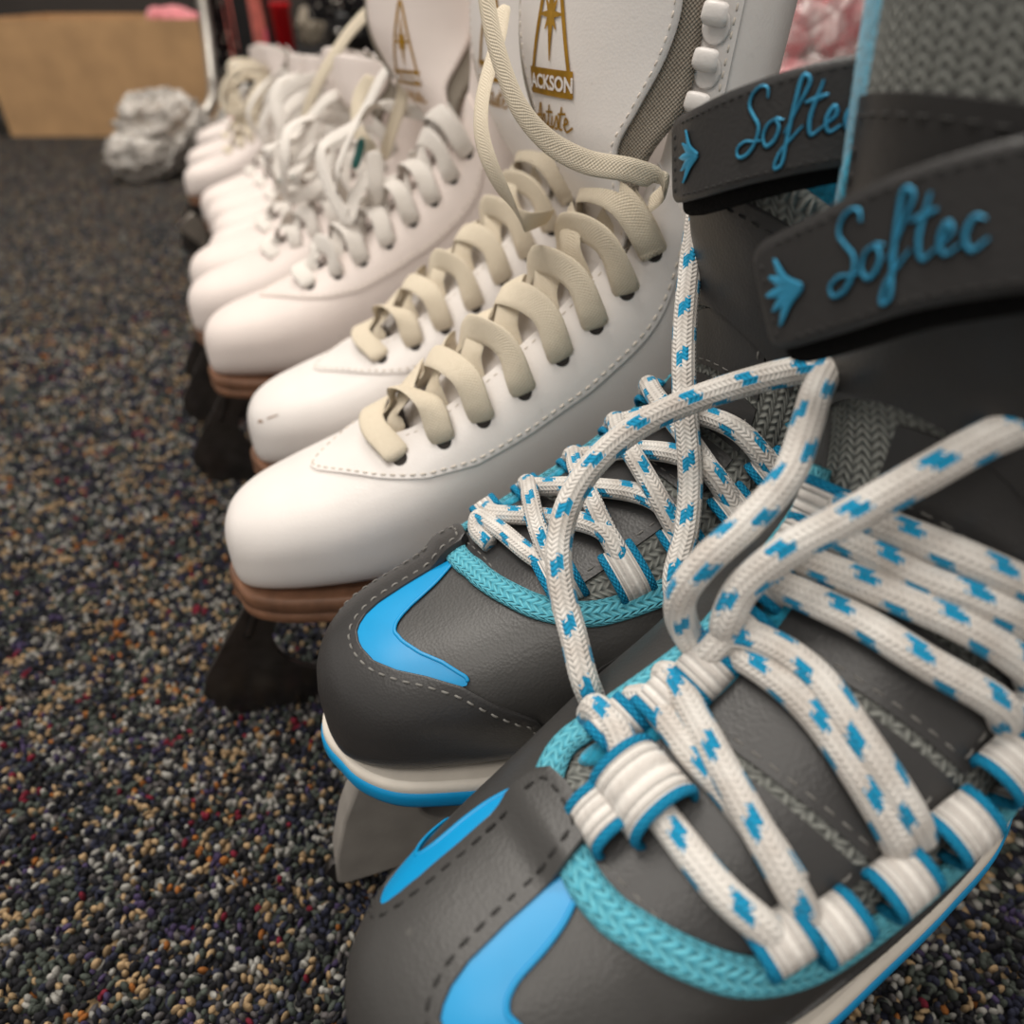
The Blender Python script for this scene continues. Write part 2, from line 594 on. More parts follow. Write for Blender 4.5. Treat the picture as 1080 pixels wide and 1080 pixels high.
def stitches(mb, P, N, dash=0.0026, gap=0.0016, r=0.00042, lift=0.0):
    L = np.concatenate([[0], np.cumsum(np.linalg.norm(np.diff(P, axis=0), axis=1))])
    s = 0.0
    while s + dash < L[-1]:
        q = np.linspace(s, s + dash, 5)
        A = np.stack([np.interp(q, L, P[:, i]) for i in range(3)], 1)
        B = np.stack([np.interp(q, L, N[:, i]) for i in range(3)], 1)
        A = A + B * (lift + r * 0.9 * np.array([-0.9, 0.5, 0.8, 0.5, -0.9]))[:, None]
        sweep(mb, A, r, r * 0.8, N0=B, segs=6)
        s += dash + gap
    return mb


def overlay(mb, boot, U, TH, h, low=-0.0006):
    """A sheet lying on the boot between the given (u, th) grid, h thick, with turned-down edges."""
    U, TH = np.asarray(U, float), np.asarray(TH, float)
    Up, Tp = np.pad(U, 2, mode='edge'), np.pad(TH, 2, mode='edge')
    H = np.full(Up.shape, h)
    for k, hv in ((1, h * 0.75), (0, low)):
        H[k, :] = H[-1 - k, :] = hv
        H[:, k] = H[:, -1 - k] = hv
        if k == 1:
            pass
    H[0, :] = H[-1, :] = low
    H[:, 0] = H[:, -1] = low
    mb.grid(boot.S(Up, Tp, H))
    return mb


def shell(name, boot, th0, mat, parent, n=96, m=88, thick=0.0028, umax=1.0):
    """The boot upper, open along the throat where th0(u) > 0."""
    u = np.concatenate([np.linspace(0, 0.16, 26)[:-1], np.linspace(0.16, umax, n - 25)])
    t0 = np.maximum(th0(u), 0.0)
    k = np.linspace(0, 1, m)
    TH = t0[:, None] + (2 * PI - 2 * t0[:, None]) * k[None]
    P = boot.S(np.repeat(u[:, None], m, 1), TH)
    o = MB().grid(P, flip=True).build(name, mat, parent, merge=0.00002)
    s = o.modifiers.new('thickness', 'SOLIDIFY')
    s.thickness = thick
    s.offset = -1
    return o


def closed_outline(xs, ws, n=120):
    xs, ws = np.asarray(xs, float), np.asarray(ws, float)
    # a closed smooth curve: mirror both ends so the tips come out round
    p = np.column_stack([np.concatenate([xs[2:0:-1], xs, xs[-2:-4:-1]]), np.concatenate([-ws[2:0:-1], ws, -ws[-2:-4:-1]]), np.zeros(len(xs) + 4)])
    k = np.concatenate([[0], np.cumsum(np.linalg.norm(np.diff(p, axis=0), axis=1) ** 0.75)])
    c = cr(k, p[:, :2], np.linspace(k[2], k[-3], n))
    c[0, 1] = c[-1, 1] = 0.0
    top = c
    bot = np.stack([c[::-1, 0], -c[::-1, 1]], 1)[1:-1]
    return np.concatenate([top, bot])


def rim(mb, out, prof, lift=None):
    """Sweep a (offset, z) profile around a closed plan outline and close top and bottom."""
    T = nrm(np.roll(out, -1, 0) - np.roll(out, 1, 0))
    Nn = np.stack([-T[:, 1], T[:, 0]], 1)
    zl = np.zeros(len(out)) if lift is None else lift(out[:, 0])
    G = np.zeros((len(prof), len(out), 3))
    for i, (o, z) in enumerate(prof):
        G[i, :, :2] = out + Nn * o
        G[i, :, 2] = z + zl
    mb.grid(G, close_v=True)
    for i, fl in ((0, False), (len(prof) - 1, True)):
        ring = G[i]
        n = len(ring)
        h = n // 2
        vs, fs = list(ring), []
        for j in range(h):
            a, b, c, d = j, (j + 1), n - 1 - j, (n - j) % n
            f = [a, b, c, d]
            f = [x for k, x in enumerate(f) if x not in f[:k]]
            if len(f) > 2:
                fs.append(f if fl else f[::-1])
        mb.add(np.array(vs), fs)
    return mb


def ribbon_part(name, P, N, mat, parent, a=0.0041, b=0.0007, roll=None, segs=12):
    return sweep(MB(), P, a, b, N0=N, segs=segs, power=2.6, roll=roll, taper=3).build(name, mat, parent)


def loose_ribbon(mb, pts, a=0.0040, b=0.0007, twist=0.0, roll0=0.0, hint=(-1, -0.2, 0.3)):
    P = spline(pts, 0.002)
    k = np.linspace(0, 1, len(P))
    H = np.repeat(np.array([hint], float), len(P), 0)
    sweep(mb, P, a, b, N0=H, segs=10, power=2.6, roll=roll0 + twist * k, taper=2)
    return mb


def label(o, text, cat, group=None, kind=None):
    o['label'] = text
    o['category'] = cat
    if group:
        o['group'] = group
    if kind:
        o['kind'] = kind


# ------------------------------------------------------------------ white figure skate
W_TH_U = [0, 0.395, 0.405, 0.42, 0.45, 0.49, 0.56, 0.63, 0.72, 0.79, 0.85, 1.0]
W_TH_V = [0, 0.0, 0.02, 0.13, 0.28, 0.37, 0.41, 0.43, 0.44, 0.58, 0.60, 0.56]
w_th0 = lambda u: np.interp(u, W_TH_U, W_TH_V)
W_ST_U = [0.312, 0.32, 0.348, 0.393, 0.446, 0.494, 0.551, 0.614, 0.664, 0.73, 0.795]
W_ST_V = [0.0, 0.10, 0.30, 0.63, 0.98, 1.19, 1.29, 1.33, 1.31, 1.26, 1.20]
w_st = lambda u: np.interp(u, W_ST_U, W_ST_V)
W_EY = [(0.426, 0.56), (0.474, 0.73), (0.516, 0.83), (0.559, 0.89), (0.602, 0.88), (0.643, 0.88), (0.687, 0.87), (0.737, 0.90)]
# tongue: z -> centre x, half width, yaw
TZ = [0.085, 0.105, 0.130, 0.150, 0.172, 0.190, 0.205, 0.220, 0.237, 0.255, 0.270, 0.279, 0.283]
TX = [0.096, 0.126, 0.158, 0.180, 0.189, 0.182, 0.177, 0.176, 0.176, 0.177, 0.178, 0.179, 0.180]
TW = [0.014, 0.017, 0.020, 0.022, 0.024, 0.024, 0.025, 0.032, 0.039, 0.0415, 0.038, 0.029, 0.012]
TLW = [0.015, 0.018, 0.021, 0.023, 0.025, 0.028, 0.036, 0.045, 0.047, 0.047, 0.043, 0.033, 0.014]
TY = [0, 0, 0, 0, 4, 10, 16, 20, 23, 24, 24, 24, 24]


def w_tongue(z, a, back=0.0):
    """Point on the tongue at height z and distance a across it (+ towards +y)."""
    z, a = np.broadcast_arrays(np.asarray(z, float), np.asarray(a, float))
    x = cr(TZ, TX, z)
    yaw = np.radians(cr(TZ, TY, z))
    curve = (6.5 - 2.0 * np.sign(a)) * a * a
    nx, ny = np.cos(yaw), np.sin(yaw)
    lx, ly = -np.sin(yaw), np.cos(yaw)
    return np.stack([x + lx * a + nx * (curve + back), ly * a + ny * (curve + back), z], -1)


def w_tongue_n(z, a):
    e = 1e-3
    n = np.cross(w_tongue(z, a + e) - w_tongue(z, a - e), w_tongue(z + e, a) - w_tongue(z - e, a))
    n = nrm(n)
    return n * np.sign(-n[..., :1])


def tongue_grid(W, back, n=70, m=28):
    z = np.linspace(TZ[0], TZ[-1], n)
    s = np.linspace(-1, 1, m)
    w = cr(TZ, W, z)
    return w_tongue(np.repeat(z[:, None], m, 1), w[:, None] * s[None], back)


SOLE_X = [-0.0015, 0.0, 0.002, 0.006, 0.018, 0.040, 0.070, 0.102, 0.138, 0.176, 0.210, 0.238, 0.252, 0.262, 0.2665]
SOLE_W = [0.0, 0.009, 0.0135, 0.0235, 0.0325, 0.0395, 0.0450, 0.0450, 0.038, 0.034, 0.0345, 0.034, 0.028, 0.0155, 0.0]


def sole_lift(x):
    return np.interp(x, [0, 0.10, 0.12, 0.138, 0.176, 0.21, 0.27], [0, 0.001, 0.004, 0.009, 0.022, 0.031, 0.033])


def make_emblem(parent, zc, ac, k=1.0, word='JACKSON', script='Artiste'):
    """Gold print on the tongue: a tall triangle with an eight-point star, a bar with the name, script below."""
    mb = MB()

    def put(V, F, h=0.0005):
        z = zc + V[:, 1] * k
        a = ac - V[:, 0] * k * 1.2
        mb.add(w_tongue(z, a) + w_tongue_n(z, a) * h, F)

    def stroke(p, w, n=20):
        p = np.array(p, float)
        seg = spline(np.column_stack([p, np.zeros(len(p))]), 0.0008)[:, :2] if len(p) > 2 else p[0] + (p[-1] - p[0]) * np.linspace(0, 1, n)[:, None]
        t = nrm(np.gradient(seg, axis=0))
        nn = np.stack([-t[:, 1], t[:, 0]], 1)
        ww = np.interp(np.linspace(0, 1, len(seg)), np.linspace(0, 1, len(np.atleast_1d(w))), np.atleast_1d(w))[:, None]
        V = np.concatenate([seg + nn * ww, seg - nn * ww])
        m = len(seg)
        put(V, [[i, i + 1, m + i + 1, m + i] for i in range(m - 1)])

    stroke([(-0.0115, 0.0), (-0.0010, 0.0475)], 0.0008)
    stroke([(-0.0010, 0.0475), (0.0, 0.0490), (0.0010, 0.0475)], 0.0008)
    stroke([(0.0115, 0.0), (0.0010, 0.0475)], 0.0008)
    # bar with the name left open as pale letters
    nx = 24
    V, Fq = [], []
    for i in range(nx + 1):
        x = -0.0118 + 0.0236 * i / nx
        V += [(x, -0.0005), (x, 0.0085)]
    for i in range(nx):
        Fq.append([2 * i, 2 * i + 2, 2 * i + 3, 2 * i + 1])
    put(np.array(V), Fq)
    for j in range(8):
        a = j * PI / 4 + PI / 8 * 0
        L = 0.0095 if j % 2 == 0 else 0.0065
        if j in (2, 6):
            L = 0.0145
        stroke([(0, 0.0255), (math.cos(a) * L * 0.62, 0.0255 + math.sin(a) * L)], [0.0014, 0.0002])
    o = mb.build('emblem', M['gold'], parent)
    lm = MB()
    V, Fc = text_mesh(word, 0.0066, 0, 0.0002)
    z = zc + (V[:, 1] + 0.0018) * k
    a = ac - V[:, 0] * 0.86 * k * 1.2
    lm.add(w_tongue(z, a) + w_tongue_n(z, a) * 0.0009, Fc)
    lm.build('lettering', M['white'], parent)
    sm = MB()
    zc0 = zc
    strokes = {
        'A': [[(-0.0125, -0.0125), (-0.0095, -0.0105), (-0.0062, -0.0035), (-0.0068, -0.0118)], [(-0.0115, -0.0085), (-0.0055, -0.0075)]],
        'r': [[(-0.0066, -0.0118), (-0.0042, -0.0072), (-0.0034, -0.0076)], [(-0.0040, -0.0074), (-0.0034, -0.0115), (-0.0018, -0.0095)]],
        't': [[(-0.0006, -0.0035), (-0.0014, -0.0112), (0.0002, -0.0112)], [(-0.0028, -0.0062), (0.0014, -0.0058)]],
        'i': [[(0.0010, -0.0072), (0.0004, -0.0115), (0.0020, -0.0105)]],
        's': [[(0.0020, -0.0105), (0.0038, -0.0068), (0.0040, -0.0110), (0.0022, -0.0114)]],
        'u': [[(0.0066, -0.0035), (0.0052, -0.0112), (0.0068, -0.0112)], [(0.0044, -0.0062), (0.0086, -0.0056)]],
        'e': [[(0.0072, -0.0098), (0.0098, -0.0082), (0.0088, -0.0070), (0.0078, -0.0100), (0.0090, -0.0116), (0.0122, -0.0098)]],
    }
    mb2, mb = mb, sm
    def put(V, F, h=0.0005):
        z = zc0 + V[:, 1] * k
        a = ac - V[:, 0] * k * 1.2
        sm.add(w_tongue(z, a) + w_tongue_n(z, a) * h, F)
    for ss in strokes.values():
        for p in ss:
            p = np.array(p)
            seg = spline(np.column_stack([p, np.zeros(len(p))]), 0.0006)[:, :2]
            t = nrm(np.gradient(seg, axis=0))
            nn = np.stack([-t[:, 1], t[:, 0]], 1)
            V = np.concatenate([seg + nn * 0.00042, seg - nn * 0.00042])
            m = len(seg)
            put(V, [[i, i + 1, m + i + 1, m + i] for i in range(m - 1)])
    sm.build('script_lettering', M['gold'], parent)


def white_blade(root, mat):
    outer = [(-0.034, -0.068), (-0.032, -0.060), (0.006, -0.0035), (0.008, -0.0012), (0.125, -0.0012), (0.125, -0.004),
             (0.116, -0.007), (0.104, -0.040), (0.112, -0.060), (0.150, -0.066), (0.190, -0.060), (0.200, -0.040), (0.204, -0.006), (0.200, -0.0012),
             (0.262, -0.0012), (0.262, -0.005), (0.256, -0.010), (0.262, -0.046), (0.292, -0.072), (0.300, -0.084), (0.290, -0.0920),
             (0.20, -0.0955), (0.10, -0.0960), (0.02, -0.0955), (-0.010, -0.092), (-0.018, -0.0935), (-0.021, -0.0895), (-0.026, -0.0900), (-0.027, -0.0845), (-0.032, -0.0830), (-0.0315, -0.0765), (-0.0350, -0.0745)]
    hole = [(0.046 + 0.038 * math.cos(t), -0.042 + 0.031 * math.sin(t) + 0.0 * math.cos(t)) for t in np.linspace(0, 2 * PI, 33)[:-1]]
    hole2 = [(0.232 + 0.017 * math.cos(t), -0.042 + 0.022 * math.sin(t)) for t in np.linspace(0, 2 * PI, 25)[:-1]]
    b = extrude_shape('blade', outer, [hole, hole2], 0.0017, mat, root, bevel=0.0004)
    mb = MB()
    out = closed_outline([0.006, 0.010, 0.030, 0.06, 0.10, 0.120, 0.126], [0.0, 0.010, 0.024, 0.030, 0.027, 0.014, 0.0], 50)
    rim(mb, out, [(0.0, 0.0002), (0.0004, -0.0008), (0.0, -0.0022)])
    mb.build('toe_plate', mat, b, sharp=40)
    mb = MB()
    out = closed_outline([0.198, 0.204, 0.22, 0.235, 0.254, 0.260], [0.0, 0.014, 0.020, 0.022, 0.013, 0.0], 40)
    rim(mb, out, [(0.0, 0.0002), (0.0004, -0.0008), (0.0, -0.0022)])
    mb.build('heel_plate', mat, b, sharp=40)
    # ribs bracing the front stanchion
    rb = MB()
    for s in (-1, 1):
        P = np.array([[0.010, s * 0.011, -0.002], [0.004, s * 0.006, -0.016], [-0.004, s * 0.0028, -0.034]])
        sweep(rb, spline(P, 0.003), 0.0022, 0.0008, N0=np.repeat([[0.0, 1.0, 0.0]], 12, 0)[:len(spline(P, 0.003))], segs=8)
    rb.build('rib', mat, b)


def make_white_skate(lace_mat, leather, emblem=True, name='figure_skate', lace_seed=1, short=False, face=1.0, zk=1.0, ez=0.2215):
    global TZ, TY
    keep_tz, keep_ty = TZ, TY
    TY = [a * face for a in TY]
    umax = 1.0
    if short:
        TZ = [z if z < 0.19 else 0.19 + (z - 0.19) * 0.52 for z in TZ]
        umax = 0.885
    TZ = [z if z < 0.19 else 0.19 + (z - 0.19) * zk for z in TZ]
    root = place_empty(name, 0, 0, 0, 0)
    B = W_BOOT
    shell('upper', B, w_th0, leather, root, umax=umax)
    # eyestay: one sheet, joined in front of the throat
    mb = MB()
    u = np.concatenate([np.linspace(0.312, 0.40, 20), np.linspace(0.405, 0.795, 40)])
    t0, t1 = w_th0(u), w_st(u)
    for s in (-1, 1):
        k = np.linspace(0, 1, 16)
        TH = s * (t0[:, None] + (t1 - t0)[:, None] * k[None])
        overlay(mb, B, np.repeat(u[:, None], 16, 1), TH, 0.0014)
    es = mb.build('eyestay', leather, root, sharp=50)
    st = MB()
    us = np.linspace(0.316, 0.790, 40)
    for s in (-1, 1):
        P, N = path_ut(B, [(a, s * max(w_st(a) - 0.05, 0.0)) for a in us], h=0.0014)
        stitches(st, P, N, 0.0028, 0.0020, 0.00050)
        P, N = path_ut(B, [(a, s * (w_th0(a) + 0.085)) for a in np.linspace(0.44, 0.79, 30)], h=0.0014)
        stitches(st, P, N, 0.0024, 0.0022, 0.0003)
        # seam around the toe cap
    st.build('stitching', M['thread'], es)
    # hook panels on the shaft
    for s in (-1, 1):
        mb = MB()
        u = np.linspace(0.822, umax - 0.005, 30)
        a0 = np.interp(u, [0.822, 0.835, 0.86, 1.0], [0.82, 0.68, 0.62, 0.58])
        a1 = np.interp(u, [0.822, 0.835, 0.86, 1.0], [0.98, 1.15, 1.24, 1.22])
        k = np.linspace(0, 1, 14)
        overlay(mb, B, np.repeat(u[:, None], 14, 1), s * (a0[:, None] + (a1 - a0)[:, None] * k[None]), 0.0016)
        hp = mb.build('hook_panel', leather, root, sharp=50)
        st = MB()
        P, N = path_ut(B, [(a, s * (np.interp(a, u, a0) + 0.09)) for a in np.linspace(umax - 0.01, 0.845, 12)] + [(0.834, s * 0.92)] + [(a, s * (np.interp(a, u, a1) - 0.07)) for a in np.linspace(0.845, umax - 0.01, 12)], h=0.0016)
        stitches(st, P, N, 0.0024, 0.0018, 0.00038)
        st.build('stitching', M['thread'], hp)
        for uu in ((0.862,) if short else (0.866, 0.899, 0.932, 0.966)):
            P, N = path_ut(B, [(uu, s * 0.93), (uu, s * 1.0)], n=3, h=0.0016)
            c, n = P[1], N[1]
            t = nrm(B.S(uu + 0.01, s * 0.95) - B.S(uu - 0.01, s * 0.95))
            r = np.cross(t, n)
            r = r if r[0] > 0 else -r
            hk = MB()
            # base disc, then a broad curled tab reaching back over it
            disc = np.array([[c + n * hh + (r * math.cos(q) * 0.0054 + t * math.sin(q) * 0.0060) * f for q in np.linspace(0, 2 * PI, 21)] for hh, f in ((0.0, 1.0), (0.0007, 1.0), (0.0010, 0.85), (0.0010, 0.02))])
            hk.grid(disc)
            pts = [c + t * 0.0012 + n * 0.0008, c + t * 0.0008 + n * 0.0026, c + t * 0.0022 + n * 0.0042, c + t * 0.0044 + n * 0.0046, c + t * 0.0068 + n * 0.0042, c + t * 0.0076 + n * 0.0030]
            Pp = spline(pts, 0.0006)
            sweep(hk, Pp, np.interp(np.linspace(0, 1, len(Pp)), [0, 0.4, 1], [0.0040, 0.0052, 0.0046]), 0.0009, N0=np.repeat([np.cross(r, t)], len(Pp), 0) , segs=12, power=2.5, taper=2)
            hk.build('hook', leather, hp)
    # eyelets
    for (uu, th) in W_EY:
        for s in (-1, 1):
            c = B.S(uu, s * th, 0.0015)
            n = B.N(np.array(uu), np.array(s * th))
            t = nrm(B.S(uu + 0.01, s * th) - B.S(uu - 0.01, s * th))
            r = np.cross(n, t)
            G = np.array([[c + n * hh + (r * math.cos(q) + t * math.sin(q)) * rr for q in np.linspace(0, 2 * PI, 15)] for hh, rr in ((0.0001, 0.0036), (0.00035, 0.0032), (0.00035, 0.0027), (0.0002, 0.0024), (0.0002, 0.0001))])
            MB().grid(G, flip=False).build('eyelet', M['hole'], es)
    # tongue
    ln = MB().grid(tongue_grid(TLW, 0.0028)).build('tongue_lining', M['mesh_beige'], root)
    sd = ln.modifiers.new('thickness', 'SOLIDIFY')
    sd.thickness, sd.offset = 0.005, -1
    tg = MB().grid(tongue_grid(TW, 0.0)).build('tongue', leather, root)
    sd = tg.modifiers.new('thickness', 'SOLIDIFY')
    sd.thickness, sd.offset = 0.0022, -1
    zz = np.linspace(0.150, TZ[-2], 60)
    for s in (-1, 1):
        st = MB()
        a = s * (cr(TZ, TW, zz) - 0.0022)
        stitches(st, w_tongue(zz, a), w_tongue_n(zz, a), 0.0022, 0.0018, 0.00032)
        st.build('stitching', M['thread'], tg)
    if emblem:
        make_emblem(tg, ez, 0.0125 if zk == 1.0 else 0.008, 1.10 if zk == 1.0 else 0.95)
    # laces: a bar at the bottom, then a criss-cross that bulges over the tongue
    R = random.Random(lace_seed)
    mb = MB()

    def seg(p, roll):
        P, N = path_ut(B, p, step=0.0015)
        k = np.linspace(0, 1, len(P))
        sweep(mb, P, 0.0063, 0.0008, N0=N, segs=12, power=2.6, roll=roll * np.sin(k * PI) + 0.12 * np.sin(k * 9 + R.random() * 6), taper=2)

    u0, a0 = W_EY[0]
    seg([(u0, -a0 * 1.02, 0.0002), (u0, -a0 * 0.95, 0.0034), (u0 - 0.006, -a0 * 0.6, 0.0052), (u0 - 0.016, 0, 0.0065), (u0 - 0.006, a0 * 0.6, 0.0052), (u0, a0 * 0.95, 0.0034), (u0, a0 * 1.02, 0.0002)], 0.2)
    for i in range(len(W_EY) - 1):
        (ua, ta), (ub, tb) = W_EY[i], W_EY[i + 1]
        for s in (-1, 1):
            j = R.uniform(-0.001, 0.004)
            lift = 0.0075 if s < 0 else 0.0105
            um = (ua + ub) / 2 + 0.006
            te = float(w_th0(ua))
            seg([(ua + 0.004, s * te * 1.10, -0.0012), (ua + 0.007, s * te * 0.80, 0.0022), (ua + 0.014, s * te * 0.45, 0.0050 + j * .6),
                 (um + 0.004, 0.02 * s, lift + j), (ub + 0.006, -s * tb * 0.50, lift - 0.0005 + j * .8), (ub + 0.002, -s * tb * 0.84, 0.0062 + j * .3), (ub, -s * tb * 0.99, 0.0024), (ub, -s * tb * 1.04, 0.0002)], R.uniform(-0.9, 0.9))
    (ub, tb) = W_EY[-1]
    seg([(ub, -tb * 1.02, 0.0002), (ub, -tb * 0.95, 0.0036), (ub + 0.012, -0.3, 0.008), (ub + 0.014, 0.0, 0.011), (ub + 0.012, 0.3, 0.008), (ub, tb * 0.95, 0.0036), (ub, tb * 1.02, 0.0002)], -0.3)
    mb.build('lace', lace_mat, root)
    # sole in two layers, heel, blade
    out = closed_outline(SOLE_X, SOLE_W)
    mb = MB()
    rim(mb, out, [(0.0, 0.0150), (0.0009, 0.0142), (0.0014, 0.0125), (0.0014, 0.0078), (0.0006, 0.0068), (0.0006, 0.0064), (0.0014, 0.0056), (0.0015, 0.0020), (0.0008, 0.0003), (-0.0015, 0.0)], sole_lift)
    mb.build('sole', M['sole'], root, sharp=60)
    xs = [0.192, 0.194, 0.198, 0.21, 0.238, 0.252, 0.262, 0.2665]
    out = closed_outline(xs, [0.0, 0.022, 0.030, 0.0345, 0.034, 0.028, 0.0155, 0.0], 60)
    mb = MB()
    rim(mb, out, [(0.0004, 0.0345), (0.0008, 0.030), (-0.0005, 0.018), (-0.0012, 0.004), (-0.002, 0.0005), (-0.003, 0.0)])
    mb.build('heel', M['heel'], root, sharp=50)
    white_blade(root, M['steel'])
    TZ, TY = keep_tz, keep_ty
    return root


def children(o):
    return list(o.children)


def copy_tree(o, parent=None):
    c = o.copy()
    COL.objects.link(c)
    c.parent = parent
    for ch in children(o):
        copy_tree(ch, c)
    return c


# ------------------------------------------------------------------ charcoal recreational skate
RTH = [-2.61, -2.3, -1.95, -1.65, -1.35, -0.95, -0.75, -0.60, -0.41, -0.20, -0.10, 0.0, 0.07, 0.14, 0.20, 0.245, 0.275, 0.31, 0.38, 0.53]
RU = [0.60, 0.55, 0.42, 0.376, 0.343, 0.303, 0.268, 0.236, 0.208, 0.194, 0.191, 0.192, 0.200, 0.214, 0.236, 0.275, 0.330, 0.358, 0.367, 0.369]


def rand_end(th):
    t = np.where(th > 0.53, 1.06 - th, th)
    return np.interp(t, RTH, RU)


BTH = [-0.97, -0.89, -0.65, -0.48, -0.30, -0.17, -0.087, -0.017, 0.03, 0.10, 0.19, 0.27]
BU = [0.306, 0.311, 0.288, 0.266, 0.250, 0.244, 0.247, 0.262, 0.285, 0.312, 0.334, 0.345]
GN_U = [0.346, 0.350, 0.356, 0.364, 0.376, 0.40, 0.434, 0.466, 0.529, 0.58, 0.637, 0.74, 0.85, 1.0]
GN_T = [0.30, 0.14, 0.04, -0.08, -0.24, -0.50, -0.72, -0.82, -0.92, -0.95, -0.99, -1.10, -1.05, -0.95]
GF_U = [0.346, 0.352, 0.362, 0.381, 0.40, 0.43, 0.50, 0.60, 0.74, 0.85, 1.0]
GF_T = [0.30, 0.55, 0.76, 0.90, 0.95, 0.89, 0.78, 0.84, 1.0, 1.05, 0.98]
g_near = lambda u: np.interp(u, GN_U, GN_T)
g_far = lambda u: np.interp(u, GF_U, GF_T)


def inset(boot, c, d):
    """Move a (u, th) curve sideways by d metres within the boot surface."""
    c = np.asarray(c, float)
    e = 1e-3
    P = boot.S(c[:, 0], c[:, 1])
    T = nrm(np.gradient(P, axis=0))
    N = boot.N(c[:, 0], c[:, 1])
    b = np.cross(N, T) * d
    Su = (boot.S(np.clip(c[:, 0] + e, 0, 1), c[:, 1]) - boot.S(c[:, 0] - e, c[:, 1])) / (2 * e)
    St = (boot.S(c[:, 0], c[:, 1] + e) - boot.S(c[:, 0], c[:, 1] - e)) / (2 * e)
    out = c.copy()
    for i in range(len(c)):
        A = np.stack([Su[i], St[i]], 1)
        q, *_ = np.linalg.lstsq(A, b[i], rcond=None)
        out[i] += q
    return out


def strap_surface(path, hh, n=60, m=12, drop=0.0, back=0.0, r=0.010, start=0.0):
    P = spline(path, 0.002)
    L = np.concatenate([[0], np.cumsum(np.linalg.norm(np.diff(P, axis=0), axis=1))])
    s = start + (L[-1] - start) * np.linspace(0, 1, n) ** 1.4

    def at(sv, q):
        sv, q = np.broadcast_arrays(np.asarray(sv, float), np.asarray(q, float))
        C = np.stack([np.interp(sv, L, P[:, i]) for i in range(3)], -1)
        e = 0.002
        D = np.stack([np.interp(np.minimum(sv + e, L[-1]), L, P[:, i]) - np.interp(np.maximum(sv - e, 0), L, P[:, i]) for i in range(3)], -1)
        D = nrm(D)
        N = nrm(np.stack([D[..., 1], -D[..., 0], 0 * D[..., 0]], -1))
        N = N * np.where(np.sum(N * np.array([-1, -0.35, 0]), -1, keepdims=True) < 0, -1, 1)
        Up = nrm(np.cross(N, D))
        Up = Up * np.sign(Up[..., 2:3])
        return C + Up * (q - drop)[..., None] - N * back, N
    ss = s - start
    w = hh * np.where(ss < r, np.sqrt(np.maximum(0.0, 1 - (1 - np.minimum(ss / r, 1)) ** 2)) * 0.32 + 0.68, 1.0)
    w[0] = hh * 0.60
    q = np.linspace(-1, 1, m)
    G, _ = at(np.repeat(s[:, None], m, 1), w[:, None] * q[None])
    return G, at, L[-1]


SCRIPT = [
    [(0.62, 0.80), (0.60, 0.96), (0.46, 1.02), (0.28, 0.94), (0.22, 0.76), (0.34, 0.56), (0.46, 0.38), (0.42, 0.14), (0.22, -0.06), (0.02, -0.06), (-0.02, 0.08), (0.16, 0.18), (0.36, 0.14), (0.55, 0.12)],
    [(0.82, 0.42), (0.66, 0.36), (0.58, 0.16), (0.66, 0.0), (0.82, 0.06), (0.90, 0.28), (0.82, 0.42), (0.98, 0.36)],
    [(1.02, 0.14), (1.22, 0.52), (1.36, 0.92), (1.26, 1.0), (1.16, 0.60), (1.08, 0.0), (1.00, -0.40), (0.88, -0.42), (0.94, -0.20), (1.18, 0.04), (1.36, 0.20)],
    [(1.58, 0.86), (1.46, 0.22), (1.52, 0.02), (1.68, 0.10)],
    [(1.34, 0.56), (1.70, 0.62)],
    [(1.68, 0.10), (1.90, 0.30), (1.84, 0.42), (1.74, 0.22), (1.82, 0.02), (2.02, 0.10)],
    [(2.28, 0.36), (2.16, 0.42), (2.06, 0.18), (2.16, 0.0), (2.36, 0.12)],
]
LEAF = [[(1.0, -0.05), (0.35, 0.30), (0.10, 1.0)], [(0.98, -0.05), (0.2, 0.25), (-0.25, 0.55)], [(0.95, -0.08), (0.1, 0.02), (-0.55, 0.05)],
        [(1.0, -0.10), (0.2, -0.20), (-0.42, -0.45)], [(1.0, -0.10), (0.3, -0.35), (-0.25, -0.95)]]


def strokes_on(mb, at, strokes, s0, q0, k, w, lift, taper=False):
    for p in strokes:
        p = np.array(p, float) * k
        if not taper:
            p[:, 0] += 0.22 * p[:, 1]
        seg = spline(np.column_stack([p, np.zeros(len(p))]), 0.0007)[:, :2]
        t = nrm(np.gradient(seg, axis=0))
        nn = np.stack([-t[:, 1], t[:, 0]], 1)
        f = np.linspace(0, 1, len(seg))
        ww = (w * (0.15 + 0.85 * np.sin(np.clip(f * 0.98 + 0.0, 0, 1) * PI) ** 0.7) if taper else w * (0.55 + 0.45 * np.sin(f * PI)))[:, None]
        V = np.concatenate([seg + nn * ww, seg, seg - nn * ww])
        m = len(seg)
        X, N = at(s0 + V[:, 0], q0 + V[:, 1])
        X = X + N * np.concatenate([np.full(m, lift), np.full(m, lift + 0.0004), np.full(m, lift)])[:, None]
        F = [[i, i + 1, m + i + 1, m + i] for i in range(m - 1)] + [[m + i, m + i + 1, 2 * m + i + 1, 2 * m + i] for i in range(m - 1)]
        mb.add(X, F)


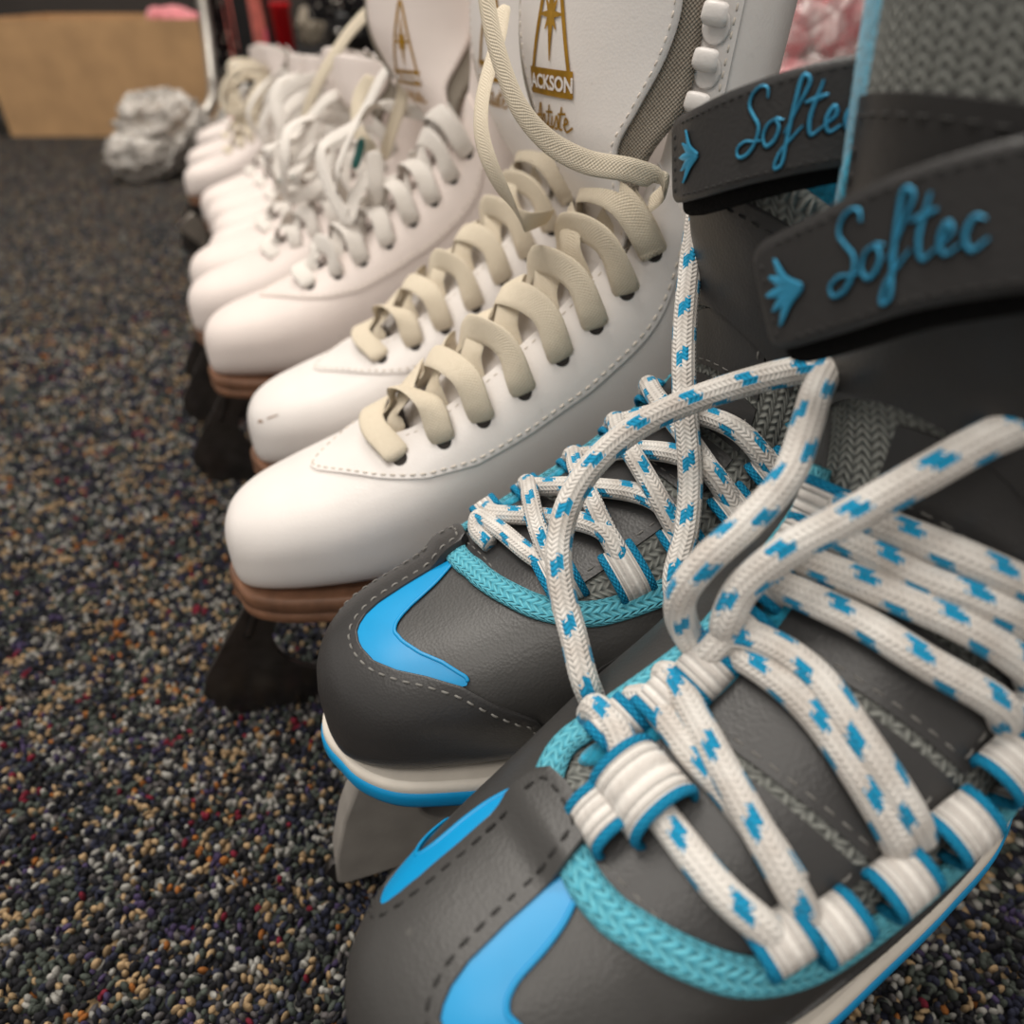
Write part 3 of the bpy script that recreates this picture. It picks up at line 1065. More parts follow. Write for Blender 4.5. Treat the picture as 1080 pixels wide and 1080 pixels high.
def web_loop(boot, root, u, th, dth, width=0.0062, peak=0.0085, skewu=0.0, along_u=0.0):
    """A white webbing lace loop with blue woven edges, standing over the lace."""
    pts = [(u, th, 0.0), (u + skewu * .2, th + dth * 0.16, peak * 0.72), (u + skewu * .4, th + dth * 0.42, peak), (u + skewu * .7, th + dth * 0.74, peak * 0.78), (u + skewu, th + dth * 0.86, peak * 0.3), (u + skewu, th + dth * 0.7, 0.0004)]
    if along_u:
        pts = [(u + along_u * a, th + dth * a, h * peak) for a, h in ((-0.85, 0.05), (-1.0, 0.35), (-0.75, 0.78), (-0.30, 1.0), (0.30, 1.0), (0.75, 0.78), (1.0, 0.35), (0.85, 0.05))]
    P, N = path_ut(boot, pts, step=0.0008)
    # outward direction that follows the arch
    T = nrm(np.gradient(P, axis=0))
    c = boot.S(np.array(u), np.array(th + (0 if along_u else dth * 0.45)), 0.001)
    H = nrm(P - c)
    T_, Nf = frames(P, H)
    Bn = np.cross(T_, Nf)
    mb = MB()
    sweep(mb, P, width, 0.0007, N0=H, segs=14, power=3)
    o = mb.build('lace_loop', M['white_web'], root)
    e = MB()
    for s in (-1, 1):
        sweep(e, P + Bn * s * (width - 0.0004), 0.0014, 0.0009, N0=H, segs=10, power=2.5)
    e.build('edge_band', M['blue_web'], o)
    return o


def round_lace_into(mb, pts, r=0.0041, segs=16, step=0.0012):
    P = spline(pts, step)
    sweep(mb, P, r * 1.04, r * 0.96, segs=segs)


def grey_blade(root):
    outer = [(-0.012, -0.090), (-0.010, -0.072), (-0.003, -0.046), (0.006, -0.024), (0.014, -0.010), (0.022, -0.001), (0.225, -0.001), (0.232, -0.006), (0.236, -0.04), (0.250, -0.072),
             (0.262, -0.084), (0.262, -0.092), (0.20, -0.0935), (0.1, -0.094), (0.0, -0.093), (-0.010, -0.092)]
    hole = [(0.064 + 0.036 * math.cos(t) + 0.004 * math.sin(t), -0.045 + 0.030 * math.sin(t)) for t in np.linspace(0, 2 * PI, 33)[:-1]]
    hole2 = [(0.168 + 0.036 * math.cos(t), -0.045 + 0.030 * math.sin(t)) for t in np.linspace(0, 2 * PI, 33)[:-1]]
    h = extrude_shape('blade_holder', outer, [hole, hole2], 0.0050, M['holder'], root, bevel=0.0016)
    run = [(-0.018, -0.088), (-0.014, -0.082), (-0.006, -0.083), (0.0, -0.088), (0.268, -0.088), (0.272, -0.094), (0.24, -0.1005), (0.15, -0.1018), (0.05, -0.1018), (0.0, -0.099), (-0.008, -0.1005), (-0.011, -0.0965), (-0.015, -0.098), (-0.016, -0.093)]
    extrude_shape('blade', run, [], 0.0016, M['steel'], root, bevel=0.0003)


def make_grey_skate(name, off, detail_dark, utop=1.0, rise=0.010, du=0.0, tab=0.0, boot=None):
    B = boot or G_BOOT
    offc = off + tab
    root = place_empty(name, 0, 0, 0, 0)
    fade = lambda u: off * np.interp(u, [0.66, 0.86], [1.0, 0.12])
    far = lambda u: g_far(np.asarray(u) + du) + fade(u)
    near = lambda u: g_near(np.asarray(u) + du) + fade(u)
    # upper
    u = np.concatenate([np.linspace(0, 0.16, 26)[:-1], np.linspace(0.16, utop, 84)])
    fa = np.where(u < 0.346 - du, 0.30 + off, far(u))
    ne = np.where(u < 0.346 - du, 0.30 + off, near(u))
    k = np.linspace(0, 1, 96)
    TH = fa[:, None] + (2 * PI + ne - fa)[:, None] * k[None]
    up = MB().grid(B.S(np.repeat(u[:, None], 96, 1), TH), flip=True).build('upper', M['grey'], root, merge=0.00002)
    s = up.modifiers.new('thickness', 'SOLIDIFY')
    s.thickness, s.offset = 0.0028, -1
    # toe cap with its central tab
    th = np.unique(np.concatenate([np.linspace(0.53 - PI, 0.53 + PI, 260), np.linspace(-0.1, 0.45, 120), np.linspace(0.61, 1.16, 120)]))
    ue = rand_end(th)
    k = np.concatenate([np.linspace(0, 0.9, 44), np.linspace(0.92, 1.0, 10)])
    U = k[:, None] * ue[None]
    def cap_h(u, t):
        q = np.clip((u - 0.308) / 0.030, 0, 1)
        return 0.0017 + 0.0036 * q * q * (3 - 2 * q) * ((t > 0.15) & (t < 0.91))
    H = cap_h(U, np.repeat(th[None], len(U), 0))
    H[-1] -= 0.0003
    Ulo = np.vstack([U, ue[None]])
    H = np.vstack([H, np.maximum(-0.0006, H[-1:] - 0.0032)])
    THg = np.repeat(th[None] + offc, len(Ulo), 0)
    cap = MB().grid(B.S(Ulo, THg, H)).build('toe_cap', M['grey_dark'] if not detail_dark else M['grey'], root, sharp=55)
    st = MB()
    tt = np.concatenate([np.linspace(-1.95, -0.1, 60), np.linspace(-0.08, 0.34, 60), np.linspace(0.36, 0.70, 20), np.linspace(0.72, 1.14, 60), np.linspace(1.16, 3.0, 60)])
    c = np.stack([rand_end(tt), tt + offc], 1)
    P0 = B.S(c[:, 0], c[:, 1])
    ok = np.concatenate([[True], np.linalg.norm(np.diff(P0, axis=0), axis=1) > 1e-5])
    c = c[ok]
    c2 = inset(B, c, 0.0034)
    if B.S(c2[len(c2) // 2:len(c2) // 2 + 1, 0], c2[len(c2) // 2:len(c2) // 2 + 1, 1])[0, 0] > B.S(c[len(c) // 2:len(c) // 2 + 1, 0], c[len(c) // 2:len(c) // 2 + 1, 1])[0, 0]:
        c2 = inset(B, c, -0.0034)
    P, N = path_ut(B, [(x[0], x[1], float(cap_h(x[0], x[1] - offc))) for x in c2[::3]])
    stitches(st, P, N, 0.0030, 0.0018, 0.00045)
    st.build('stitching', M['dark_thread'] if detail_dark else M['grey_thread'], cap)
    # blue inlays in the notches either side of the tab
    for mirror in (False, True):
        t = np.linspace(-0.95, 0.268, 70)
        a = rand_end(t) - 0.008
        b = np.maximum(np.interp(t, BTH, BU), a + 0.006)
        tt = (1.06 - t) if mirror else t
        k = np.linspace(0, 1, 14)
        mb = MB()
        overlay(mb, B, a[None] + (b - a)[None] * k[:, None], np.repeat(tt[None] + offc, 14, 0), 0.0009)
        mb.build('blue_inlay', M['blue'], root, sharp=50)
        rm = MB()
        P, N = path_ut(B, [(b[i], tt[i] + offc) for i in range(2, 68, 3)], h=0.0009)
        sweep(rm, P, 0.0007, 0.0005, N0=N, segs=8)
        rm.build('inlay_rim', M['blue'], root)
    # knitted webbing round the throat
    un = np.array([0.86, 0.80, 0.74, 0.68, 0.637, 0.58, 0.529, 0.466, 0.434, 0.40, 0.376, 0.364, 0.356, 0.350])
    un[7:] -= du
    uf = np.array([0.349, 0.354, 0.362, 0.381, 0.40, 0.43, 0.50, 0.55, 0.60, 0.64, 0.67])
    uf[:6] -= du
    pts = [(a, near(a)) for a in un] + [(0.3465 - du, 0.30 + off)] + [(a, far(a)) for a in uf]
    P, N = path_ut(B, pts, h=0.0012, step=0.001)
    sweep(MB(), P, 0.0046, 0.0017, N0=N, segs=16, power=2.8).build('knit_webbing', M['teal_knit'], root)
    # tongue: mesh base, fleece behind, leather panels
    u = np.linspace(0.352 - du, utop, 70)
    tn, tf = near(u) - 0.10, far(u) + 0.10
    k = np.linspace(0, 1, 40)
    TH = tf[:, None] + (tn - tf)[:, None] * k[None]
    body = B.S(np.repeat(u[:, None], 40, 1), TH, -0.0036)
    top = body[-1]
    cen = top.mean(0)
    rows = []
    for j, f in enumerate(np.linspace(0, 1, 14)[1:]):
        sh = 1 - 0.55 * max(0, (f - 0.6) / 0.4) ** 2
        r = top.copy()
        r[:, 1] = cen[1] + (r[:, 1] - cen[1]) * sh
        r[:, 2] += rise * f
        r[:, 0] += -0.15 * rise * f
        rows.append(r)
    G = np.concatenate([body, np.array(rows)])
    tg = MB().grid(G).build('tongue', M['grey_mesh'], root)
    sd = tg.modifiers.new('thickness', 'SOLIDIFY')
    sd.thickness, sd.offset = 0.003, -1
    G2 = G[(52 if detail_dark else 40):].copy()
    c2 = G2.mean(axis=1, keepdims=True)
    G2 = c2 + (G2 - c2) * [1.04, 1.20 if detail_dark else 1.0, 1.0] + np.array([0.0080, 0, 0.006 if detail_dark else 0.007])
    fl = MB().grid(G2).build('fleece_lining', M['teal_fleece'], root)
    sd = fl.modifiers.new('thickness', 'SOLIDIFY')
    sd.thickness, sd.offset = 0.006, -1
    for (ua, ub) in ((0.352 - du, 0.452), (0.460, 0.526), (0.534, 0.588), (0.596, 0.645), (0.655, 0.72)):
        u = np.linspace(ua, ub, 16)
        t = np.linspace(0.55, -0.50, 24)
        mb = MB()
        Ug = u[:, None] + 0.030 * (0.55 - t)[None]
        Tg = np.repeat(t[None] + off, 16, 0)
        if ua < 0.36:
            Tg = np.clip(Tg, near(Ug) + 0.01, far(Ug) - 0.01)
        overlay(mb, B, Ug, Tg, 0.0006, low=-0.0030)
        pn = mb.build('tongue_panel', M['grey_dark'], tg, sharp=50)
        st = MB()
        P, N = path_ut(B, [(ua + 0.006 + (ub - ua - 0.012) * f + 0.031, -0.44 + off) for f in np.linspace(0, 1, 6)], h=0.0006)
        stitches(st, P, N, 0.003, 0.002, 0.00036)
        P, N = path_ut(B, [(ua + 0.006 + 0.030 * (0.55 - x), x + off) for x in np.linspace(0.5, -0.42, 9)], h=0.0006)
        stitches(st, P, N, 0.003, 0.002, 0.00030)
        st.build('stitching', M['grey_thread'], pn)
    # long leather panel on the upper tongue
    mb = MB()
    pe = utop - (0.05 if detail_dark else 0.004)
    u = np.linspace(0.735, pe, 30)
    t = np.linspace(0.80, -0.78, 26)
    overlay(mb, B, np.repeat(u[:, None], 26, 1), np.repeat(t[None] + off * 0.1, 30, 0), 0.0012, low=-0.0030)
    pn = mb.build('tongue_panel', M['grey_dark'], tg, sharp=50)
    st = MB()
    P, N = path_ut(B, [(pe - 0.013, x + off * 0.1) for x in np.linspace(0.72, -0.70, 14)], h=0.0012)
    stitches(st, P, N, 0.0032, 0.002, 0.00042)
    P, N = path_ut(B, [(x, 0.72 + off * 0.1) for x in np.linspace(0.75, pe - 0.02, 14)], h=0.0012)
    stitches(st, P, N, 0.0032, 0.002, 0.00042)
    st.build('stitching', M['dark_thread'], pn)
    # fleece strip showing along the far side of the throat
    P, N = path_ut(B, [(0.385, 0.78 + off), (0.40, 0.72 + off), (0.436, 0.60 + off), (0.476, 0.56 + off), (0.51, 0.56 + off), (0.566, 0.60 + off), (0.60, 0.64 + off)], h=0.0002, step=0.0015)
    sweep(MB(), P, 0.0034, 0.0022, N0=N, segs=12, taper=6).build('fleece_strip', M['teal_fleece'], root)
    # fleece peeping out along both edges of the upper tongue
    for f in (lambda a: far(a) - 0.04, lambda a: near(a) + 0.04):
        P, N = path_ut(B, [(a, float(f(a))) for a in np.linspace(0.745, min(utop, 0.93) - 0.006, 8)], h=-0.0004, step=0.0015)
        sweep(MB(), P, 0.0042, 0.0026, N0=N, segs=12, taper=5).build('fleece_edge', M['teal_fleece'], root)
    # pinstriped side panel with perforations
    mb = MB()
    u = np.linspace(0.415, 0.60, 34)
    ctr = np.interp(u, [0.415, 0.45, 0.50, 0.55, 0.60], [-1.30, -1.33, -1.38, -1.40, -1.44])
    hw = np.interp(u, [0.415, 0.43, 0.46, 0.50, 0.60], [0.01, 0.10, 0.18, 0.22, 0.26])
    k = np.linspace(-1, 1, 12)
    overlay(mb, B, np.repeat(u[:, None], 12, 1), ctr[:, None] + hw[:, None] * k[None] + off, 0.0009)
    sp = mb.build('side_panel', M['grey_dark'], root, sharp=50)
    dm = MB()
    for i, uu in enumerate(np.linspace(0.437, 0.595, 18)):
        for j, q in enumerate((-0.45, 0.05, 0.55)):
            tt = np.interp(uu, u, ctr) + q * np.interp(uu, u, hw) + off
            c = B.S(np.array(uu + 0.004 * (j % 2)), np.array(tt), 0.0011)
            n = B.N(np.array(uu), np.array(tt))
            a = nrm(np.cross(n, [0, 0, 1.0]))
            b = np.cross(n, a)
            ring = [c + (a * math.cos(x) + b * math.sin(x)) * 0.00042 for x in np.linspace(0, 2 * PI, 9)[:-1]]
            dm.add(np.array(ring + [c + n * 0.0001]), [[i2, (i2 + 1) % 8, 8] for i2 in range(8)])
    dm.build('perforations', M['dots'], sp)
    # sole: white band over a blue one
    SX = [-0.0025, -0.001, 0.002, 0.007, 0.018, 0.040, 0.070, 0.102, 0.136, 0.172, 0.206, 0.226, 0.238, 0.243]
    SW = [0.0, 0.008, 0.0145, 0.0245, 0.0350, 0.0432, 0.0495, 0.0535, 0.0535, 0.0525, 0.049, 0.041, 0.024, 0.0]
    out = closed_outline(SX, SW)
    mb = MB()
    rim(mb, out, [(-0.0012, 0.0125), (0.0002, 0.0120), (0.0010, 0.0108), (0.0012, 0.0090), (0.0010, 0.0072)])
    mb.build('midsole', M['white_rubber'], root, sharp=60)
    mb = MB()
    rim(mb, out, [(0.0006, 0.0086), (0.0016, 0.0082), (0.0022, 0.0060), (0.0022, 0.0024), (0.0016, 0.0004), (0.0, -0.0004)])
    mb.build('outsole', M['blue'], root, sharp=60)
    grey_blade(root)
    return root


def add_strap(root, path, hh=0.0120, text_s=0.0345, tk=0.0138, leaf_s=0.0115):
    G, at, L = strap_surface(path, hh, r=0.006)
    mb = MB().grid(G)
    o = mb.build('strap', M['grey_dark'], root)
    sd = o.modifiers.new('thickness', 'SOLIDIFY')
    sd.thickness, sd.offset = 0.0024, 0
    G2, at2, _ = strap_surface(path, hh * 0.9, drop=0.0055, back=0.0034, start=0.001)
    v = MB().grid(G2).build('hook_tape', M['velcro'], o)
    sd = v.modifiers.new('thickness', 'SOLIDIFY')
    sd.thickness, sd.offset = 0.0030, 0
    st = MB()
    for q in (hh - 0.0020, -hh + 0.0020):
        s = np.linspace(0.008, L - 0.01, 80)
        X, N = at(s, np.full(80, q))
        stitches(st, X, N, 0.0020, 0.0011, 0.00034, lift=0.0011)
    X, N = at(np.full(30, 0.0026), np.linspace(-hh + 0.003, hh - 0.003, 30))
    stitches(st, X, N, 0.0018, 0.0012, 0.00034, lift=0.0011)
    st.build('stitching', M['dark_thread'], o)
    a, b = MB(), MB()
    strokes_on(a, at, SCRIPT, text_s, -0.0040, tk, 0.00095, 0.0013)
    strokes_on(a, at, LEAF, leaf_s, 0.0, 0.0072, 0.0015, 0.0013, True)
    a.build('lettering_edge', M['emblem_black'], o)
    strokes_on(b, at, SCRIPT, text_s + 0.0003, -0.0037, tk, 0.00046, 0.0018)
    strokes_on(b, at, LEAF, leaf_s + 0.0001, 0.0001, 0.0072, 0.0011, 0.0018, True)
    b.build('lettering', M['emblem_blue'], o)


# ------------------------------------------------------------------ build
make_camera()
make_materials()

A_POSE = (-0.0109, 0.0835, 0.0525, math.radians(9.5), 1.04)
B_POSE = (0.001, 0.207, 0.052, math.radians(-3), 1.0)
C_POSE = (-0.026, 0.330, 0.046, math.radians(-6), 1.0)


def pose(o, p):
    o.location = p[:3]
    o.rotation_euler = (0, 0, p[3])
    o.scale = (p[4],) * 3


# charcoal pair
gb = make_grey_skate('recreational_skate', 0.0, False, 0.872, 0.008)
pose(gb, B_POSE)
add_strap(gb, [(0.1390, 0.0150, 0.2080), (0.1375, 0.0, 0.2130), (0.1395, -0.018, 0.220), (0.1480, -0.037, 0.227), (0.165, -0.050, 0.231), (0.20, -0.0535, 0.234)])
mb = MB()
B = G_BOOT
NL = [(0.430, -0.32), (0.486, -0.58), (0.540, -0.68), (0.594, -0.74), (0.648, -0.80)]
FL = [(0.402, 0.55), (0.452, 0.58), (0.508, 0.52), (0.562, 0.52), (0.616, 0.58)]


def ut(pts):
    return [tuple(B.S(np.array(a), np.array(b), np.array(h))) for a, b, h in pts]


round_lace_into(mb, ut([(0.384, 0.12, 0.003), (0.380, 0.30, 0.006), (0.388, 0.36, 0.008), (0.400, 0.16, 0.006), (0.414, -0.10, 0.005), (0.424, -0.26, 0.004), (0.432, -0.40, 0.003)]), 0.0034)
for i in range(len(NL) - 1):
    (ua, ta), (ub, tb) = NL[i], FL[i + 1]
    j = random.uniform(0, 0.003)
    round_lace_into(mb, ut([(ua + 0.002, ta - 0.16, 0.002), (ua, ta, 0.0045), (ua + 0.006, ta * .5 + .1, 0.0085 + j), ((ua + ub) / 2 + 0.004, 0.1, 0.010 + j), (ub, tb * .6, 0.008), (ub, tb, 0.0045), (ub, tb + 0.14, 0.002)]), 0.0036)
    (ua, ta), (ub, tb) = FL[i], NL[i + 1]
    round_lace_into(mb, ut([(ua, ta + 0.14, 0.002), (ua, ta, 0.0045), (ua + 0.004, ta * .6, 0.006), ((ua + ub) / 2, 0.05, 0.0045), (ub + 0.001, tb * .6, 0.0065 + j), (ub, tb, 0.0045), (ub, tb - 0.16, 0.002)]), 0.0036)
mb.build('lace', M['round_lace'], gb)
for (u_, t_) in NL:
    web_loop(B, gb, u_, t_ - 0.26, 0.46, 0.0058, 0.0082)
for (u_, t_), pk_ in zip(FL, (0.0075, 0.005, 0.0045, 0.0045, 0.0045)):
    web_loop(B, gb, u_, t_ + 0.26, -0.40, 0.0050, pk_)
# the loose lace of this boot: an arc thrown over to the other boot, and an end hanging straight down
M3 = [(0.1640, -0.0500, 0.1640), (0.1541, -0.0568, 0.1681), (0.1478, -0.046, 0.1621), (0.1346, -0.0339, 0.1529), (0.1167, -0.0268, 0.1434), (0.1014, -0.026, 0.1339), (0.0886, -0.0306, 0.1236), (0.0804, -0.0394, 0.1133), (0.0769, -0.0505, 0.104), (0.0763, -0.0624, 0.0951), (0.0755, -0.0729, 0.0878), (0.0782, -0.0763, 0.0778)]
M4 = [(0.1660, 0.0560, 0.1990), (0.1653, 0.0486, 0.1963), (0.1621, 0.0365, 0.1893), (0.1522, 0.0199, 0.1732), (0.143, 0.0036, 0.1562), (0.1359, -0.0128, 0.14), (0.1307, -0.0305, 0.1213), (0.1238, -0.0432, 0.1084), (0.1164, -0.0517, 0.0971), (0.1167, -0.0562, 0.0863), (0.1213, -0.0636, 0.072)]
for pts in (M3, M4):
    mb = MB()
    round_lace_into(mb, pts, 0.0042, 20, 0.001)
    mb.build('lace_end', M['round_lace'], gb)
label(gb, 'second charcoal and blue skate, touching the white skates, white and blue sole edge in view', 'ice skate', 'charcoal and blue skates')

ga = make_grey_skate('recreational_skate', -0.5, True, du=0.010, tab=0.14, boot=GA_BOOT)
pose(ga, A_POSE)
B = GA_BOOT
add_strap(ga, [(0.1315, 0.0300, 0.1850), (0.1300, 0.014, 0.1955), (0.1300, -0.002, 0.206), (0.134, -0.020, 0.214), (0.147, -0.041, 0.219), (0.172, -0.0535, 0.222), (0.205, -0.0515, 0.223)], 0.0122, 0.0200, 0.0130, 0.0065)
mb = MB()
LA = [
    [(0.414, 0.46, 0.002), (0.419, 0.367, 0.006), (0.419, 0.175, 0.007), (0.406, -0.035, 0.006), (0.404, -0.262, 0.006), (0.406, -0.567, 0.007), (0.414, -0.794, 0.006), (0.418, -0.95, 0.003)],
    [(0.470, 0.28, 0.002), (0.471, 0.166, 0.006), (0.461, -0.061, 0.0065), (0.449, -0.332, 0.007), (0.441, -0.62, 0.007), (0.439, -0.80, 0.005), (0.438, -0.96, 0.002)],
    [(0.442, 0.30, 0.002), (0.449, 0.183, 0.005), (0.449, 0.07, 0.005), (0.446, -0.096, 0.0045), (0.446, -0.279, 0.003), (0.445, -0.52, 0.003), (0.443, -0.75, 0.003)],
    [(0.498, 0.25, 0.002), (0.500, 0.13, 0.007), (0.519, 0.080, 0.010), (0.529, -0.02, 0.008), (0.534, -0.218, 0.007), (0.526, -0.506, 0.008), (0.521, -0.83, 0.006), (0.522, -1.03, 0.002)],
    [(0.512, 0.10, 0.003), (0.514, -0.0, 0.005), (0.517, -0.14, 0.0055), (0.517, -0.332, 0.006), (0.512, -0.585, 0.006), (0.508, -0.88, 0.004), (0.508, -1.0, 0.002)],
    [(0.562, 0.30, 0.002), (0.564, 0.183, 0.005), (0.571, -0.044, 0.008), (0.579, -0.236, 0.008), (0.586, -0.48, 0.008), (0.602, -0.82, 0.006), (0.606, -0.98, 0.002)],
    [(0.588, 0.30, 0.002), (0.589, 0.166, 0.005), (0.597, -0.07, 0.0075), (0.606, -0.253, 0.008), (0.621, -0.515, 0.008), (0.636, -0.85, 0.005), (0.640, -1.0, 0.002)],
    [(0.616, 0.30, 0.002), (0.619, 0.044, 0.006), (0.625, -0.148, 0.0075), (0.631, -0.314, 0.008), (0.645, -0.497, 0.008), (0.666, -0.85, 0.005), (0.670, -0.98, 0.002)],
    [(0.640, 0.28, 0.002), (0.644, 0.009, 0.006), (0.659, -0.253, 0.008), (0.671, -0.445, 0.008), (0.690, -0.78, 0.005), (0.695, -0.92, 0.002)],
]
for p in LA:
    round_lace_into(mb, ut(p), 0.0040, 20, 0.001)
mb.build('lace', M['round_lace'], ga)
web_loop(B, ga, 0.405, -0.06, 0.0, 0.0088, 0.0112, along_u=0.026)
web_loop(B, ga, 0.374, -0.03, 0.0, 0.0062, 0.0075, along_u=0.020)
for (u_, t_) in ((0.421, 0.36), (0.457, 0.28), (0.490, 0.26), (0.526, 0.26), (0.566, 0.32), (0.600, 0.34), (0.634, 0.38)):
    web_loop(B, ga, u_, t_, -0.30, 0.0058, 0.0092)
for (u_, t_) in ((0.420, -1.08), (0.450, -1.20), (0.498, -1.26), (0.545, -1.28), (0.590, -1.26), (0.630, -1.24), (0.670, -1.24)):
    web_loop(B, ga, u_, t_, 0.34, 0.0060, 0.0092)
M1 = [(0.2000, -0.0520, 0.1640), (0.1880, -0.0400, 0.1730), (0.1690, -0.0270, 0.1730), (0.1542, -0.0188, 0.1663), (0.141, -0.0132, 0.1578), (0.1309, -0.0062, 0.1467), (0.121, 0.0015, 0.1349), (0.1139, 0.0059, 0.1231), (0.1113, 0.0061, 0.1131), (0.1165, 0.0072, 0.1019), (0.119, 0.0075, 0.097)]
M2 = [(0.1665, 0.0325, 0.1600), (0.1604, 0.0291, 0.1607), (0.1495, 0.0234, 0.159), (0.141, 0.018, 0.1545), (0.1307, 0.0126, 0.1469), (0.1189, 0.0123, 0.1375), (0.1082, 0.0142, 0.1282), (0.1044, 0.0162, 0.1179), (0.1074, 0.0162, 0.1054), (0.1124, 0.0113, 0.0952)]
for pts in (M1, M2):
    mb = MB()
    round_lace_into(mb, [tuple(np.array(q)) for q in pts], 0.0042, 20, 0.001)
    mb.build('lace_end', M['round_lace'], ga)
label(ga, 'charcoal and blue skate closest to the viewer, thick blue-flecked laces loose over its tongue', 'ice skate', 'charcoal and blue skates')

# white skates, nearest first
wc = make_white_skate(M['cream_lace'], M['white'], True, lace_seed=3)
pose(wc, C_POSE)
ws = make_white_skate(M['white_lace'], M['far_white'], False, lace_seed=8, short=True)
we = make_white_skate(M['white_lace'], M['far_white'], True, lace_seed=5, face=2.1, zk=0.86, ez=0.203)


def restyle(o, mat):
    for ch in [o] + list(o.children_recursive):
        if ch.name.split('.')[0] == 'lace' and ch.material_slots:
            ch.material_slots[0].link = 'OBJECT'
            ch.material_slots[0].material = mat


def copy_skate(o, skip=()):
    c = o.copy()
    COL.objects.link(c)
    for ch in children(o):
        if ch.name.split('.')[0] in skip:
            continue
        d = ch.copy()
        COL.objects.link(d)
        d.parent = c
        for g in children(ch):
            if g.name.split('.')[0] in skip:
                continue
            e = g.copy()
            COL.objects.link(e)
            e.parent = d
    return c


LOOSE = ('lace_end', 'emblem', 'lettering', 'script_lettering')
GROUP = 'white figure skates lined up behind one another'
WR = -math.radians(6)
rows = [  # x, y, scale, yaw, lace, emblem, label
    (-0.0037, 0.4500, 0.98, WR, 'cream_lace', True, 'worn white figure skate second in the white row, small scuff on its toe, cream laces'),
    (-0.0200, 0.5950, 1.0, WR - 0.10, 'white_lace', True, 'third white figure skate of the row, brown sole showing, rounded tongue with whole gold emblem'),
    (-0.0272, 0.7120, 0.92, WR, 'white_lace', False, 'fourth white figure skate of the row, ribbon-like lace thrown up over its tongue'),
    (-0.0220, 0.7980, 0.92, WR, 'white_lace', False, 'fifth white figure skate of the row, its toe jutting out furthest left'),
    (-0.0005, 0.8907, 0.87, WR + 0.02, 'white_lace', False, 'sixth white figure skate of the row, green lace tip lying on it, toe set back'),
    (0.0087, 0.9720, 0.86, WR - 0.02, 'white_lace', False, 'seventh white figure skate of the row, toe set back'),
    (0.0070, 1.0520, 0.85, WR + 0.01, 'white_lace', False, 'eighth white figure skate of the row, toe set back, plain white lace'),
    (0.0033, 1.1320, 0.84, WR, 'white_lace', False, 'ninth white figure skate of the row, brown sole, toe set back'),
    (-0.0112, 1.2984, 0.84, WR, 'cream_lace', False, 'white figure skate with bright toothed toe pick sticking out, cream lace looped over it'),
    (-0.0008, 1.4593, 0.82, WR - 0.03, 'cream_lace', False, 'eleventh white figure skate of the row, tall pale tongue in front of the red canister'),
    (0.0240, 1.7167, 0.76, WR + 0.03, 'white_lace', False, 'small white figure skate with pink edging at the far end of the row'),
]
ends = {
    1: [[(0.1912, 0.0747, 0.2558), (0.1771, 0.0621, 0.2379), (0.1713, 0.0493, 0.2142), (0.169, 0.0403, 0.1924), (0.1585, 0.0395, 0.1693), (0.1501, 0.0408, 0.1499)],
        [(0.150, 0.0774, 0.2014), (0.1375, 0.0702, 0.1876), (0.1347, 0.0533, 0.1684), (0.1453, 0.0311, 0.1561)]],
    2: 'R1', 8: 'M1',
}
R1 = [(0.245, 0.0945, 0.2716), (0.2213, 0.0874, 0.2712), (0.1929, 0.0761, 0.254), (0.1693, 0.0658, 0.2309), (0.1529, 0.0631, 0.2114), (0.1411, 0.0664, 0.1924), (0.1311, 0.0727, 0.1689)]
M1L = [(0.1947, 0.0202, 0.1621), (0.1879, 0.0161, 0.1946), (0.163, 0.0008, 0.2049), (0.1239, -0.0048, 0.2022), (0.0977, 0.0028, 0.1813), (0.0888, 0.0018, 0.1561), (0.1027, -0.0144, 0.1402), (0.133, -0.0257, 0.1577), (0.1594, -0.011, 0.1879)]
skates = []
for i, (x, y, s, yaw, lm, em, text) in enumerate(rows):
    o = we if i == 1 else copy_skate(wc) if em else (ws if i == 2 else copy_skate(ws))
    pose(o, (x, y, FLOOR + 0.096 * s, yaw, s))
    restyle(o, M[lm])
    label(o, text, 'ice skate', GROUP)
    skates.append(o)
label(wc, 'nearest white figure skate, touching the charcoal pair, with cream laces and gold tongue emblem', 'ice skate', GROUP)
# loose lace ends, each skate its own
for pts, tw in (([(0.199, -0.036, 0.186), (0.2000, -0.0460, 0.1930), (0.1951, -0.0560, 0.1991), (0.1813, -0.0560, 0.204), (0.1662, -0.0480, 0.2064), (0.155, -0.0385, 0.2122), (0.147, -0.0286, 0.2221), (0.1429, -0.0157, 0.2377), (0.1419, -0.0047, 0.2518), (0.1430, 0.0061, 0.2688)], 0.5),
                ([(0.176, 0.018, 0.171), (0.1620, 0.0000, 0.1740), (0.1526, -0.0137, 0.1784), (0.1443, -0.0186, 0.1891), (0.1389, -0.0149, 0.2004), (0.1374, -0.0068, 0.2105), (0.14, 0.0022, 0.2201), (0.145, 0.0113, 0.229), (0.1525, 0.0234, 0.2396), (0.159, 0.0373, 0.2521)], 0.8)):
    mb = loose_ribbon(MB(), pts, 0.0042, 0.0008, tw, -0.2)
    mb.build('lace_end', M['cream_lace'], wc)
for i, ls in ends.items():
    ls = [R1] if ls == 'R1' else [M1L] if ls == 'M1' else ls
    for pts in ls:
        mb = loose_ribbon(MB(), pts, 0.0056, 0.0009, 0.5, -0.2, (-0.5, -0.8, 0.25))
        mb.build('lace_end', M['cream_lace'], skates[i])
R = random.Random(5)
